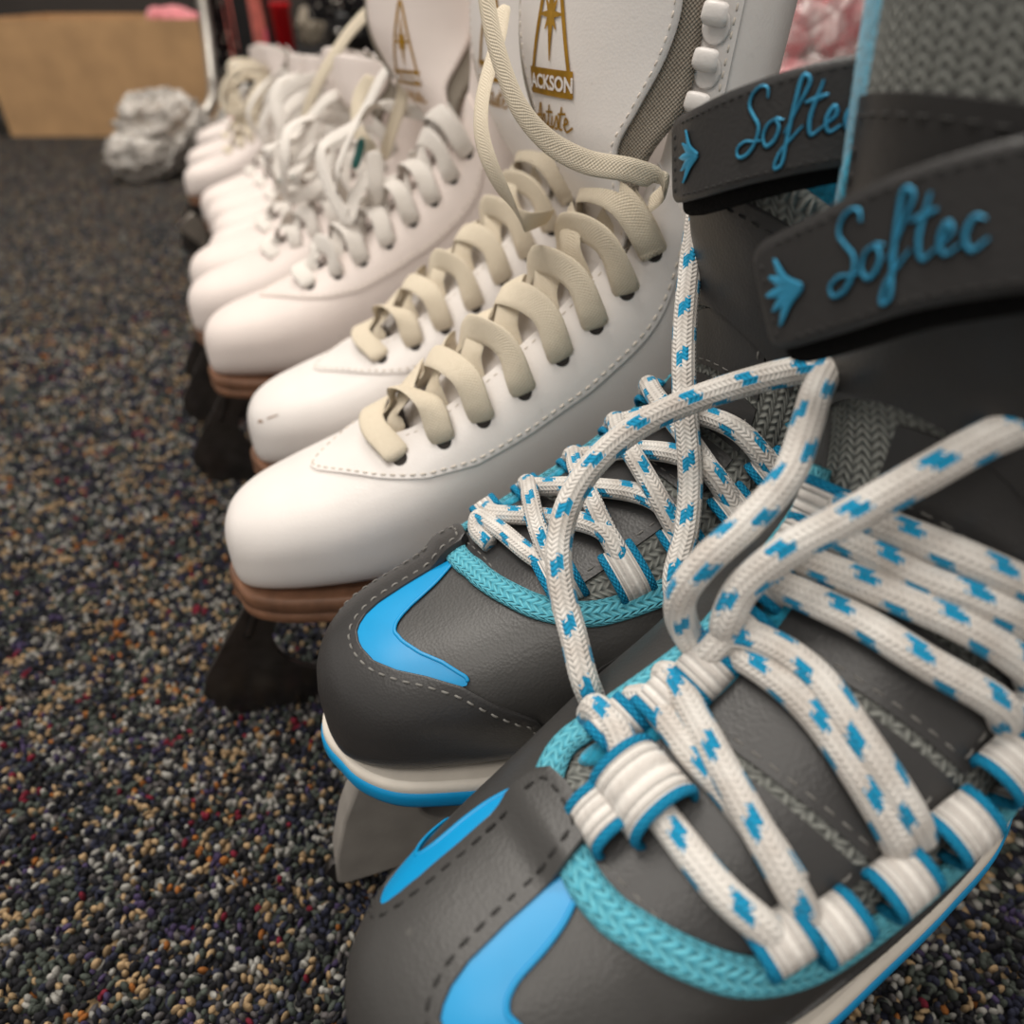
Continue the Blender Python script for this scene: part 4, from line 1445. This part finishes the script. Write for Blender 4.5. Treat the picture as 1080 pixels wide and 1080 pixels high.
for i, o in enumerate(skates):
    if i == 0:
        n = 0
    else:
        n = 2
    for k in range(n):
        s = R.choice((-1, 1))
        q = lambda a: R.uniform(-a, a)
        pts = [(0.192, s * 0.036, 0.178), (0.160 + q(.01), s * 0.040 + q(.01), 0.196 + q(.015)), (0.128 + q(.012), s * 0.016 + q(.02), 0.190 + q(.015)), (0.108 + q(.012), q(.025), 0.158 + q(.012)),
               (0.112 + q(.012), q(.03), 0.126 + q(.006)), (0.132 + q(.01), -s * 0.018 + q(.01), 0.136 + q(.006)), (0.150 + q(.01), -s * 0.01, 0.158 + q(.008))]
        mb = loose_ribbon(MB(), pts, 0.0056, 0.0008, R.uniform(-0.8, 0.8), R.uniform(-0.4, 0.4), (-0.6, -0.7, 0.4))
        mb.build('lace_end', M[rows[i][4]], o)
# green tips on two of the laces, pink edging on the smallest skate, bright toe pick
M['scuff'] = m_simple('brown_scuff', rgb(150, 122, 102), 0.8, 0, 0.4, 400)
M['green'] = m_simple('dark_green_tip', rgb(20, 96, 92), 0.4, 0, 0.15, 100)
M['pink'] = m_simple('pink_edging', rgb(222, 84, 112), 0.6, 0, 0.2, 100)
for i, pts in ((4, [(0.094, -0.012, 0.110), (0.104, -0.016, 0.117), (0.116, -0.020, 0.124)]), (1, [(0.128, 0.030, 0.146), (0.133, 0.034, 0.156), (0.137, 0.037, 0.166)])):
    P = spline(pts, 0.002)
    mb = MB()
    sweep(mb, P, 0.0030 if i == 1 else 0.0046, segs=12, taper=2)
    mb.build('lace_tip', M['green'], skates[i])
for a, b in ((0.795, 0.985), (0.42, 0.62)):
    mb = MB()
    for s in (-1, 1):
        P, N = path_ut(W_BOOT, [(u, s * (w_th0(u) + 0.03)) for u in np.linspace(a, b, 12)], h=0.0022)
        sweep(mb, P, 0.0045, 0.0018, N0=N, segs=10)
        mb.build('pink_edging', M['pink'], skates[-1])
        mb = MB()
pk = [(0.012, -0.030), (-0.004, -0.018), (-0.030, -0.0400), (-0.0255, -0.0425), (-0.0265, -0.0455), (-0.0215, -0.0475), (-0.0225, -0.0505), (-0.0175, -0.0525), (-0.0185, -0.0555), (-0.0135, -0.0575), (-0.0145, -0.0605), (-0.0095, -0.0625), (-0.0100, -0.0660), (-0.004, -0.0670), (0.002, -0.0860), (0.012, -0.0800)]
extrude_shape('toe_pick', pk, [], 0.0085, M['bright_steel'], skates[8], bevel=0.0008)

# scuff on the second skate's toe cap
mb = MB()
for pts, w in (([(0.150, -0.98), (0.157, -0.94), (0.166, -0.96), (0.172, -1.01)], 0.0010), ([(0.186, -0.93), (0.205, -0.90), (0.225, -0.89)], 0.0005)):
    P, N = path_ut(W_BOOT, pts, h=0.00022)
    sweep(mb, P, w, 0.0001, N0=N, segs=8, taper=5)
mb.build('scuff_mark', M['scuff'], skates[0])

# ------------------------------------------------------------------ carpet and room
YARN = [((40, 40, 44), .30), ((50, 52, 68), .17), ((80, 86, 80), .18), ((162, 160, 154), .11), ((172, 146, 112), .11), ((96, 92, 92), .08), ((72, 62, 92), .035), ((158, 100, 52), .014), ((118, 36, 52), .015)]


def carpet_floor():
    m, nt, b = mat_new('carpet')
    b.inputs['Roughness'].default_value = 0.95
    b.inputs['Specular IOR Level'].default_value = 0.1
    tc = node(nt, 'ShaderNodeTexCoord')
    v = node(nt, 'ShaderNodeTexVoronoi', i_Scale=240.0)
    nt.links.new(tc.outputs['Object'], v.inputs['Vector'])
    s = node(nt, 'ShaderNodeSeparateColor')
    nt.links.new(v.outputs['Color'], s.inputs[0])
    stops, acc = [], 0.0
    for c, w in YARN:
        stops.append((acc, tuple(x * 0.8 for x in rgb(*c)[:3]) + (1,)))
        acc += w
    r = ramp(nt, stops, 'CONSTANT')
    nt.links.new(s.outputs[0], r.inputs['Fac'])
    sh = ramp(nt, [(0.0, (1, 1, 1, 1)), (0.9, (0.25, 0.25, 0.25, 1))])
    nt.links.new(math_n(nt, 'MULTIPLY', v.outputs['Distance'], 1.2), sh.inputs['Fac'])
    mx = nt.nodes.new('ShaderNodeMix')
    mx.data_type = 'RGBA'
    mx.blend_type = 'MULTIPLY'
    mx.inputs[0].default_value = 1.0
    nt.links.new(r.outputs['Color'], mx.inputs[6])
    nt.links.new(sh.outputs['Color'], mx.inputs[7])
    nt.links.new(mx.outputs[2], b.inputs['Base Color'])
    bp = node(nt, 'ShaderNodeBump', i_Strength=0.8, i_Distance=0.003)
    bp.invert = True
    nt.links.new(v.outputs['Distance'], bp.inputs['Height'])
    nt.links.new(bp.outputs['Normal'], b.inputs['Normal'])
    mb = MB()
    mb.add([(-2.4, -1.4, FLOOR), (3.0, -1.4, FLOOR), (3.0, 3.6, FLOOR), (-2.4, 3.6, FLOOR)], [[0, 1, 2, 3]])
    o = mb.build('floor', m, smooth=False)
    o['kind'] = 'structure'


def carpet_pile():
    pitch = 0.0034
    x0, x1, y0, y1 = -0.50, 0.36, -0.06, 1.06
    nx, ny = int((x1 - x0) / pitch), int((y1 - y0) / (pitch * 0.87))
    gx, gy = np.meshgrid(np.arange(nx), np.arange(ny), indexing='ij')
    X = x0 + (gx + 0.5 * (gy % 2)) * pitch
    Y = y0 + gy * pitch * 0.87
    X = X.ravel() + rng.normal(0, 0.0007, X.size)
    Y = Y.ravel() + rng.normal(0, 0.0007, Y.size)
    # only what the view down the row can reach
    keep = ((X < 0.02 + 0.08 * (Y < 0.5)) & (X > -0.16 - 0.40 * (Y - 0.1)) & (Y > 0.10)) | ((Y < 0.075) & (X > 0.06))
    X, Y = X[keep], Y[keep]
    n = len(X)
    segs = 7
    rings = [(1.0, 0.0), (0.92, 0.5), (0.58, 0.88)]
    tmpl = [(r * math.cos(2 * PI * k / segs), r * math.sin(2 * PI * k / segs), z) for r, z in rings for k in range(segs)] + [(0, 0, 1.0)]
    tmpl = np.array(tmpl)
    F = []
    for i in range(2):
        for k in range(segs):
            F.append([i * segs + k, i * segs + (k + 1) % segs, (i + 1) * segs + (k + 1) % segs, (i + 1) * segs + k])
    T = [[2 * segs + k, 2 * segs + (k + 1) % segs, 3 * segs] for k in range(segs)]
    a = rng.uniform(0, PI, n)
    ra = rng.uniform(0.0016, 0.0029, n)
    rb = rng.uniform(0.0011, 0.0017, n)
    hz = rng.uniform(0.0012, 0.0052, n)
    lx, ly = rng.normal(0, 0.0004, n), rng.normal(0, 0.0004, n)
    t = tmpl[None]
    px, py = t[..., 0] * ra[:, None], t[..., 1] * rb[:, None]
    V = np.stack([X[:, None] + px * np.cos(a)[:, None] - py * np.sin(a)[:, None] + t[..., 2] * lx[:, None],
                  Y[:, None] + px * np.sin(a)[:, None] + py * np.cos(a)[:, None] + t[..., 2] * ly[:, None],
                  FLOOR - 0.0004 + t[..., 2] * hz[:, None]], -1)
    m = tmpl.shape[0]
    V = V.reshape(-1, 3)
    base = (np.arange(n) * m)[:, None, None]
    Q = (np.array(F)[None] + base).reshape(-1, 4)
    Tt = (np.array(T)[None] + base).reshape(-1, 3)
    me = bpy.data.meshes.new('carpet_pile')
    me.vertices.add(len(V))
    me.vertices.foreach_set('co', V.astype(np.float32).ravel())
    loops = np.concatenate([Q.ravel(), Tt.ravel()]).astype(np.int32)
    me.loops.add(len(loops))
    me.loops.foreach_set('vertex_index', loops)
    starts = np.concatenate([np.arange(len(Q)) * 4, len(Q) * 4 + np.arange(len(Tt)) * 3]).astype(np.int32)
    me.polygons.add(len(starts))
    me.polygons.foreach_set('loop_start', starts)
    me.polygons.foreach_set('use_smooth', np.ones(len(starts), dtype=bool))
    me.update(calc_edges=True)
    # yarn colours: mostly single loops, some in short runs of one yarn
    cum = np.cumsum([w for _, w in YARN])
    pal = np.array([rgb(*c)[:3] for c, _ in YARN])
    q1 = rng.uniform(0, cum[-1], n)
    cell = (np.floor(X / 0.010).astype(int) * 7919 + np.floor(Y / 0.007).astype(int) * 104729) % 99991
    q2 = np.random.default_rng(5).uniform(0, cum[-1], 99991)[cell]
    pick = np.where(rng.uniform(0, 1, n) < 0.60, q1, q2)
    idx = np.clip(np.searchsorted(cum, pick), 0, len(YARN) - 1)
    colr = pal[idx] * rng.uniform(0.75, 1.2, n)[:, None]
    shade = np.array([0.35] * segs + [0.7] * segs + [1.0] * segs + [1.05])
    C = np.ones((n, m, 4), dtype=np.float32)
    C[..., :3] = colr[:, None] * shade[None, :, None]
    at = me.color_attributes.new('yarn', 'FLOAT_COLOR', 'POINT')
    at.data.foreach_set('color', C.ravel())
    mt, nt, b = mat_new('carpet_loops')
    b.inputs['Roughness'].default_value = 0.9
    b.inputs['Specular IOR Level'].default_value = 0.2
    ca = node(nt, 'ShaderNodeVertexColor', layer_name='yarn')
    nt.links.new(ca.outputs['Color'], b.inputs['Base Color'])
    tc = node(nt, 'ShaderNodeTexCoord')
    wv = node(nt, 'ShaderNodeTexNoise', i_Scale=1500.0, i_Detail=3.0)
    nt.links.new(tc.outputs['Object'], wv.inputs['Vector'])
    bp = node(nt, 'ShaderNodeBump', i_Strength=0.9, i_Distance=0.0012)
    nt.links.new(wv.outputs['Fac'], bp.inputs['Height'])
    nt.links.new(bp.outputs['Normal'], b.inputs['Normal'])
    me.materials.append(mt)
    o = bpy.data.objects.new('carpet_pile', me)
    COL.objects.link(o)
    label(o, 'flecked dark loop-pile carpet of navy, grey, tan and rust yarns', 'carpet', kind='stuff')


carpet_floor()
carpet_pile()


def box_mesh(mb, c, ex, ey, ez, rot=0.0):
    c = np.array(c, float)
    cs, sn = math.cos(rot), math.sin(rot)
    V = []
    for sx, sy, sz in ((-1, -1, -1), (1, -1, -1), (1, 1, -1), (-1, 1, -1), (-1, -1, 1), (1, -1, 1), (1, 1, 1), (-1, 1, 1)):
        x, y = sx * ex, sy * ey
        V.append((c[0] + x * cs - y * sn, c[1] + x * sn + y * cs, c[2] + sz * ez))
    mb.add(V, [[0, 3, 2, 1], [4, 5, 6, 7], [0, 1, 5, 4], [1, 2, 6, 5], [2, 3, 7, 6], [3, 0, 4, 7]])
    return mb


def lump(mb, c, r, seed=0, k=0.35, sq=(1, 1, 1), n=26, sharp=3.0):
    """A crumpled closed blob."""
    R = np.random.default_rng(seed)
    th = np.linspace(0, PI, n)
    ph = np.linspace(0, 2 * PI, 2 * n + 1)
    D = np.stack([np.sin(th)[:, None] * np.cos(ph)[None], np.sin(th)[:, None] * np.sin(ph)[None], np.repeat(np.cos(th)[:, None], 2 * n + 1, 1)], -1)
    rr = np.ones(D.shape[:2])
    for _ in range(14):
        d = nrm(R.normal(0, 1, 3))
        f = R.uniform(1.5, 6)
        rr += k / 8 * np.abs(np.sin(f * (D @ d) * sharp / 2 + R.uniform(0, 6))) * R.uniform(-1, 1)
    mb.grid(np.array(c) + D * (rr * r)[..., None] * np.array(sq))
    return mb


M['card'] = m_simple('brown_cardboard', rgb(196, 156, 112), 0.8, 0, 0.15, 14, 0.1, 300)
M['black'] = m_simple('black_fabric', rgb(26, 24, 25), 0.8, 0, 0.4, 30, 0.4, 200)
M['black_gloss'] = m_simple('black_plastic', rgb(24, 23, 25), 0.3, 0, 0.3, 40)
M['coral'] = m_simple('coral_fabric', rgb(206, 108, 96), 0.7, 0, 0.3, 40, 0.3, 200)
M['pinkfur'] = m_simple('pink_plush', rgb(228, 140, 146), 0.95, 0, 0.3, 60, 1.0, 300, 0.2, 0.4)
M['red'] = m_simple('red_tin', rgb(226, 18, 30), 0.3, 0, 0.1, 20)
M['pale'] = m_simple('pale_pouch', rgb(176, 164, 146), 0.5, 0, 0.3, 40, 0.3, 100)
M['silver'] = m_simple('silver_snap', rgb(236, 232, 226), 0.18, 0.9, 0.05, 40)
M['chrome'] = m_simple('pale_metal_tube', rgb(190, 184, 176), 0.35, 0.75, 0.15, 40)
M['wall'] = m_simple('dark_wall', rgb(60, 54, 50), 0.8, 0, 0.25, 3, 0.1, 60)


def sequin_mat():
    m, nt, b = mat_new('black_sequins')
    b.inputs['Metallic'].default_value = 0.7
    b.inputs['Roughness'].default_value = 0.25
    tc = node(nt, 'ShaderNodeTexCoord')
    v = node(nt, 'ShaderNodeTexVoronoi', i_Scale=150.0)
    nt.links.new(tc.outputs['Object'], v.inputs['Vector'])
    s = node(nt, 'ShaderNodeSeparateColor')
    nt.links.new(v.outputs['Color'], s.inputs[0])
    r = ramp(nt, [(0.0, rgb(22, 20, 22)), (0.80, rgb(60, 56, 56)), (0.93, rgb(220, 212, 200))], 'CONSTANT')
    nt.links.new(s.outputs[0], r.inputs['Fac'])
    nt.links.new(r.outputs['Color'], b.inputs['Base Color'])
    bp = node(nt, 'ShaderNodeBump', i_Strength=1.0, i_Distance=0.004)
    nt.links.new(s.outputs[1], bp.inputs['Height'])
    nt.links.new(bp.outputs['Normal'], b.inputs['Normal'])
    return m


def film_mat(name, col, alpha):
    """Crinkled clear packing film."""
    m, nt, b = mat_new(name)
    b.inputs['Base Color'].default_value = col
    b.inputs['Roughness'].default_value = 0.12
    b.inputs['Specular IOR Level'].default_value = 0.9
    tc = node(nt, 'ShaderNodeTexCoord')
    nz = node(nt, 'ShaderNodeTexNoise', i_Scale=26.0, i_Detail=5.0)
    nt.links.new(tc.outputs['Object'], nz.inputs['Vector'])
    r = ramp(nt, [(0.40, (alpha * 0.5,) * 3 + (1,)), (0.62, (min(1, alpha * 2.0),) * 3 + (1,))])
    nt.links.new(nz.outputs['Fac'], r.inputs['Fac'])
    nt.links.new(r.outputs['Color'], b.inputs['Alpha'])
    w = node(nt, 'ShaderNodeTexVoronoi', i_Scale=34.0)
    w.feature = 'DISTANCE_TO_EDGE'
    nt.links.new(tc.outputs['Object'], w.inputs['Vector'])
    bp = node(nt, 'ShaderNodeBump', i_Strength=1.0, i_Distance=0.02)
    nt.links.new(w.outputs['Distance'], bp.inputs['Height'])
    nt.links.new(bp.outputs['Normal'], b.inputs['Normal'])
    return m


M['sequins'] = sequin_mat()
M['film'] = film_mat('clear_film', (0.9, 0.88, 0.85, 1), 0.30)
M['grey_film'] = film_mat('crumpled_clear_plastic', (0.62, 0.57, 0.52, 1), 0.75)

# room shell
mb = MB()
box_mesh(mb, (0.3, 3.64, 1.15), 2.7, 0.04, 1.2)
o = mb.build('wall_back', M['wall'], smooth=False)
o['kind'] = 'structure'
mb = MB()
box_mesh(mb, (3.04, 1.1, 1.15), 0.04, 2.5, 1.2)
o = mb.build('wall_right', M['wall'], smooth=False)
o['kind'] = 'structure'

# cardboard box with open flaps and plush on top
RB = -YAW
cr_, ch_ = c_r, c_h
corner = np.array([0.114, 2.43, 0.0])
bc = corner - cr_ * 0.30 + ch_ * 0.19
t = place_empty('cardboard_box', bc[0], bc[1], FLOOR, RB)
mb = MB()
zt = 0.223 - FLOOR
for c, e in (((0, -0.187, zt / 2), (0.30, 0.003, zt / 2)), ((0, 0.187, zt / 2), (0.30, 0.003, zt / 2)), ((-0.297, 0, zt / 2), (0.003, 0.184, zt / 2)), ((0.297, 0, zt / 2), (0.003, 0.184, zt / 2)), ((0, 0, 0.004), (0.294, 0.184, 0.003))):
    box_mesh(mb, c, e[0], e[1], e[2])
mb.build('box_walls', M['card'], t, smooth=False)
for sx in (-1, 1):
    mb = MB()
    P = np.array([[[sx * 0.297 + sx * a * 0.10, y, zt - 0.002 - 0.10 * a * 1.0] for y in np.linspace(-0.18, 0.18, 6)] for a in np.linspace(0.04, 1, 5)])
    fl = mb.grid(P).build('flap', M['card'], t)
    sd = fl.modifiers.new('thickness', 'SOLIDIFY')
    sd.thickness = 0.004
label(t, 'brown corrugated cardboard box at the far left, standing open beyond the skates', 'box')
for k, (p, r, tx) in enumerate((((0.020, 2.70, 0.196), 0.055, 'larger pink plush lying on top in the cardboard box'), ((0.105, 2.63, 0.198), 0.030, 'small pink plush at the right corner of the cardboard box'))):
    # kept inside the box, just rising over its rim
    p = bc + cr_ * (0.20 if k == 0 else 0.262) * 1.0 + ch_ * (-0.12 if k == 0 else -0.145)
    t = place_empty('plush_toy', p[0], p[1], 0.0, 0)
    mb = MB()
    lump(mb, (0, 0, 0.210 if k == 0 else 0.216), r, 40 + k, 0.3, (1.2, 0.9, 0.75))
    mb.build('body', M['pinkfur'], t)
    mb = MB()
    lump(mb, (-r * 0.7, -r * .2, 0.210 + r * 0.2), r * 0.5, 50 + k, 0.25)
    mb.build('head', M['pinkfur'], t)
    label(t, tx, 'plush toy')
# crumpled plastic bag on the floor
mb = MB()
lump(mb, (-0.030, 1.975, FLOOR + 0.085), 0.085, 3, 0.9, (1.15, 0.9, 0.95), 40, 5)
lump(mb, (-0.085, 1.93, FLOOR + 0.05), 0.055, 4, 0.9, (1.2, 0.8, 0.8), 30, 5)
o = mb.build('plastic_bag', M['grey_film'])
label(o, 'crumpled clear plastic bag on the carpet in front of the cardboard box', 'plastic bag')
# clothes rack with bent foot
t = place_empty('clothes_rack', 0.094, 2.12, FLOOR, 0)
mb = MB()
sweep(mb, spline([(0.0, 0.03, 0.15), (0.02, 0.10, 0.30), (0.03, 0.14, 0.6), (0.03, 0.14, 1.25)], 0.02), 0.0125, segs=16)
mb.build('pole', M['chrome'], t)
mb = MB()
sweep(mb, spline([(0.0, 0.03, 0.155), (-0.01, -0.02, 0.13), (-0.06, -0.09, 0.085), (-0.138, -0.17, 0.040)], 0.01), 0.0125, segs=16)
mb.build('foot_tube', M['chrome'], t)
mb = MB()
sweep(mb, spline([(0.02, 0.00, 0.12), (-0.02, -0.08, 0.075), (-0.085, -0.20, 0.040)], 0.01), 0.010, segs=16)
mb.build('foot_tube', M['holder'], t)
mb = MB()
sweep(mb, spline([(0.03, 0.14, 1.24), (0.40, 0.02, 1.25), (1.20, -0.10, 1.25)], 0.02), 0.0125, segs=16)
mb.build('rail', M['chrome'], t)
mb = MB()
sweep(mb, spline([(1.20, -0.10, 1.25), (1.20, -0.10, 0.6), (1.20, -0.10, 0.02)], 0.02), 0.0125, segs=16)
mb.build('pole', M['chrome'], t)
for p in ((-0.138, -0.17), (-0.085, -0.20), (1.20, -0.10)):
    mb = MB()
    G = np.array([[(p[0] + rr * math.cos(q), p[1] + w, 0.0185 + rr * math.sin(q)) for q in np.linspace(0, 2 * PI, 25)] for w, rr in ((-0.009, 0.002), (-0.009, 0.015), (-0.006, 0.0185), (0.006, 0.0185), (0.009, 0.015), (0.009, 0.002))])
    mb.grid(G).build('caster', M['black_gloss'], t)
label(t, 'pale metal clothes rack with a sloping foot tube beside the cardboard box', 'clothes rack')


def garment(name, x, y, z1, w, d, mat, folds, seed, text, cat, z0=1.20):
    """A hung garment: shoulders, hanger hook and folds widening to the hem."""
    t = place_empty(name, x, y, z1, RB + 0.15)
    k = np.linspace(0, 1, 30)
    q = np.linspace(0, 2 * PI, 73)
    R = np.random.default_rng(seed)
    ph = R.uniform(0, 6, 3)
    G = []
    for a in k:
        zz = (z0 - z1) * (1 - a)
        wid = w * (np.interp(a, [0, 0.04, 0.10, 0.4, 1], [0.10, 0.55, 0.72, 0.62, 1.0]))
        dep = d * (np.interp(a, [0, 0.1, 0.4, 1], [0.25, 0.8, 0.8, 1.0]))
        f = 1 + a * 0.28 * np.sin(folds * q + ph[0]) + a * 0.12 * np.sin((folds * 2 + 1) * q + ph[1])
        G.append(np.stack([wid * np.cos(q) * f, dep * np.sin(q) * f, zz + 0 * q + 0.012 * a * np.sin(3 * q + ph[2])], -1))
    MB().grid(np.array(G)).build('cloth', mat, t)
    mb = MB()
    H = z0 - z1
    sweep(mb, spline([(-w * 0.5, 0, H - 0.012), (0, 0, H + 0.012), (w * 0.5, 0, H - 0.012)], 0.01), 0.003, segs=8)
    sweep(mb, spline([(0, 0, H + 0.010), (0.0, 0, H + 0.05), (0.0, 0.014, H + 0.066), (0, 0.016, H + 0.05)], 0.004), 0.002, segs=8)
    mb.build('hanger', M['chrome'], t)
    label(t, text, cat)
    return t


rail = lambda f: np.array([0.124, 2.26]) * (1 - f) + np.array([1.294, 2.02]) * f
gs = [('hanging_dress', 0.012, 0.10, 0.034, 0.03, 'sequins', 5, 'black sequinned dress hanging at the left end of the rack, next to its pole', 'dress'),
      ('hanging_garment', 0.045, 0.15, 0.020, 0.02, 'coral', 4, 'narrow coral garment hanging right of the sequinned dress', 'garment'),
      ('hanging_dress', 0.078, 0.09, 0.045, 0.03, 'black', 6, 'plain black dress hanging between the coral garments and the red canister', 'dress'),
      ('hanging_garment', 0.086, 0.165, 0.014, 0.012, 'coral', 3, 'second, shorter coral garment, hanging against the plain black dress', 'garment'),
      ('hanging_dress', 0.30, 0.235, 0.10, 0.035, 'sequins', 6, 'black sequinned dress hanging above the black handbag', 'dress')]
for nm, f, z1, w, d, mt, fo, tx, ct in gs:
    p = rail(f)
    garment(nm, p[0], p[1] + (0.0 if f != 0.086 else -0.06), z1, w, d, M[mt], fo, int(f * 100), tx, ct)

# low black crate carrying small goods
cz = 0.145
t = place_empty('display_crate', 0.605, 2.42, FLOOR, RB)
mb = MB()
H = cz - FLOOR
for c, e in (((0, 0, H - 0.008), (0.37, 0.15, 0.008)), ((-0.36, 0, H / 2), (0.01, 0.15, H / 2)), ((0.36, 0, H / 2), (0.01, 0.15, H / 2)), ((0, 0.14, H / 2), (0.35, 0.008, H / 2))):
    box_mesh(mb, c, *e)
mb.build('frame', M['black'], t, smooth=False)
mb = MB()
box_mesh(mb, (0, -0.146, H / 2), 0.35, 0.004, H / 2 - 0.01)
mb.build('front_panel', M['black_gloss'], t, smooth=False)
label(t, 'low black display crate standing behind the far skates, small goods on top', 'crate')
t = place_empty('canister', 0.312, 2.47, cz, 0)
t.scale = (1.2, 1.2, 1.0)
prof = [(0.004, 0.0), (0.0235, 0.0), (0.025, 0.003), (0.025, 0.098), (0.0262, 0.100), (0.0262, 0.106), (0.024, 0.109), (0.003, 0.110)]
MB().grid(np.array([[(r * math.cos(q), r * math.sin(q), z) for q in np.linspace(0, 2 * PI, 41)] for r, z in prof])).build('tin', M['red'], t, sharp=40)
mb = MB()
MB().grid(np.array([[(r * math.cos(q), r * math.sin(q), z) for q in np.linspace(0, 2 * PI, 41)] for r, z in ((0.0268, 0.098), (0.0275, 0.101), (0.0275, 0.108), (0.0255, 0.112), (0.002, 0.113))])).build('lid', M['red'], t, sharp=40)
label(t, 'bright red canister standing on the black crate', 'canister')
mb = MB()
lump(mb, (0.385, 2.43, cz + 0.058), 0.060, 21, 0.7, (0.75, 0.5, 1.0), 34, 4)
o = mb.build('plastic_pouch', M['pale'])
label(o, 'pale crumpled pouch standing right of the red canister', 'pouch')
t = place_empty('handbag', 0.480, 2.36, cz, RB)
mb = MB()
for c, e in (((0, 0, 0.045), (0.055, 0.022, 0.045)),):
    G = []
    for z, f in ((0.0, 0.9), (0.004, 1.0), (0.05, 1.02), (0.082, 0.9), (0.090, 0.72), (0.092, 0.1)):
        G.append([(0.062 * f * np.sign(math.cos(q)) * abs(math.cos(q)) ** 0.5, 0.026 * f * np.sign(math.sin(q)) * abs(math.sin(q)) ** 0.6, z) for q in np.linspace(0, 2 * PI, 49)])
    mb.grid(np.array(G))
mb.build('bag_body', M['black_gloss'], t)
for px, pz, r in ((-0.030, 0.046, 0.0085), (-0.030, 0.020, 0.006), (0.02, 0.046, 0.007)):
    MB().grid(np.array([[(px + rr * math.cos(q), -0.0268 - hh, pz + rr * math.sin(q)) for q in np.linspace(0, 2 * PI, 21)] for rr, hh in ((r, 0.0), (r * .95, 0.002), (r * .6, 0.004), (0.0004, 0.0046))])).build('snap', M['silver'], t)
mb = MB()
sweep(mb, spline([(-0.045, 0, 0.085), (-0.035, 0, 0.14), (0, 0, 0.155), (0.035, 0, 0.14), (0.045, 0, 0.085)], 0.006), 0.004, segs=10)
mb.build('handle', M['black_gloss'], t)
label(t, 'small black handbag with round silver snaps on the black crate', 'bag')

# pink plush wrapped in cellophane, seen between the white and charcoal shafts
t = place_empty('wrapped_plush', 0.69, 0.82, FLOOR, 0.2)
R = np.random.default_rng(9)
for k, (dx, dy, z, r) in enumerate(((0, 0, 0.10, 0.105), (-0.05, -0.03, 0.215, 0.065), (0.05, 0.0, 0.23, 0.07), (-0.035, 0.02, 0.315, 0.055), (0.035, -0.03, 0.335, 0.055), (0.0, 0.0, 0.40, 0.05))):
    mb = MB()
    lump(mb, (dx, dy, max(z, r * 0.95)), r, 60 + k, 0.22)
    mb.build('plush', M['pinkfur'], t)
mb = MB()
k = np.linspace(0, 1, 40)
q = np.linspace(0, 2 * PI, 81)
G = []
for a in k:
    rad = np.interp(a, [0, 0.1, 0.35, 0.7, 0.86, 0.90, 1.0], [0.10, 0.125, 0.128, 0.105, 0.03, 0.024, 0.07])
    f = 1 + 0.05 * np.sin(9 * q + 4 * a) + 0.04 * np.sin(17 * q - 9 * a) + 0.03 * np.sin(31 * q + 15 * a)
    G.append(np.stack([rad * np.cos(q) * f, rad * np.sin(q) * f, 0.001 + 0.56 * a + 0.006 * np.sin(7 * q + 20 * a) * (a > 0.02)], -1))
MB().grid(np.array(G)).build('cellophane', M['film'], t)
label(t, 'pink plush wrapped in crinkled clear cellophane behind the skates', 'plush toy')

# ------------------------------------------------------------------ light
wd = bpy.data.worlds.new('shop')
scn.world = wd
wd.use_nodes = True
bg = wd.node_tree.nodes['Background']
bg.inputs[0].default_value = (1.0, 0.94, 0.87, 1)
bg.inputs[1].default_value = 0.52


def area(name, loc, size, energy, col=(1, 0.94, 0.86), aim=None, sy=None):
    d = bpy.data.lights.new(name, 'AREA')
    d.energy, d.size, d.color = energy, size, col
    if sy:
        d.shape, d.size_y = 'RECTANGLE', sy
    o = bpy.data.objects.new(name, d)
    COL.objects.link(o)
    o.location = loc
    if aim is not None:
        o.rotation_euler = (Vector(aim) - Vector(loc)).to_track_quat('-Z', 'Y').to_euler()


area('ceiling_light', (-0.55, 0.75, 2.3), 0.9, 30, aim=(0.0, 0.45, 0.1), sy=0.9)
area('ceiling_light', (0.5, 2.2, 2.4), 1.2, 39, aim=(0.2, 1.6, 0.1), sy=0.6)
area('ceiling_light', (-0.9, -0.6, 2.3), 1.0, 16, aim=(0.1, 0.3, 0.1), sy=0.6)

scn.view_settings.view_transform = 'Standard'
scn.view_settings.look = 'None'
scn.view_settings.exposure = 0.0
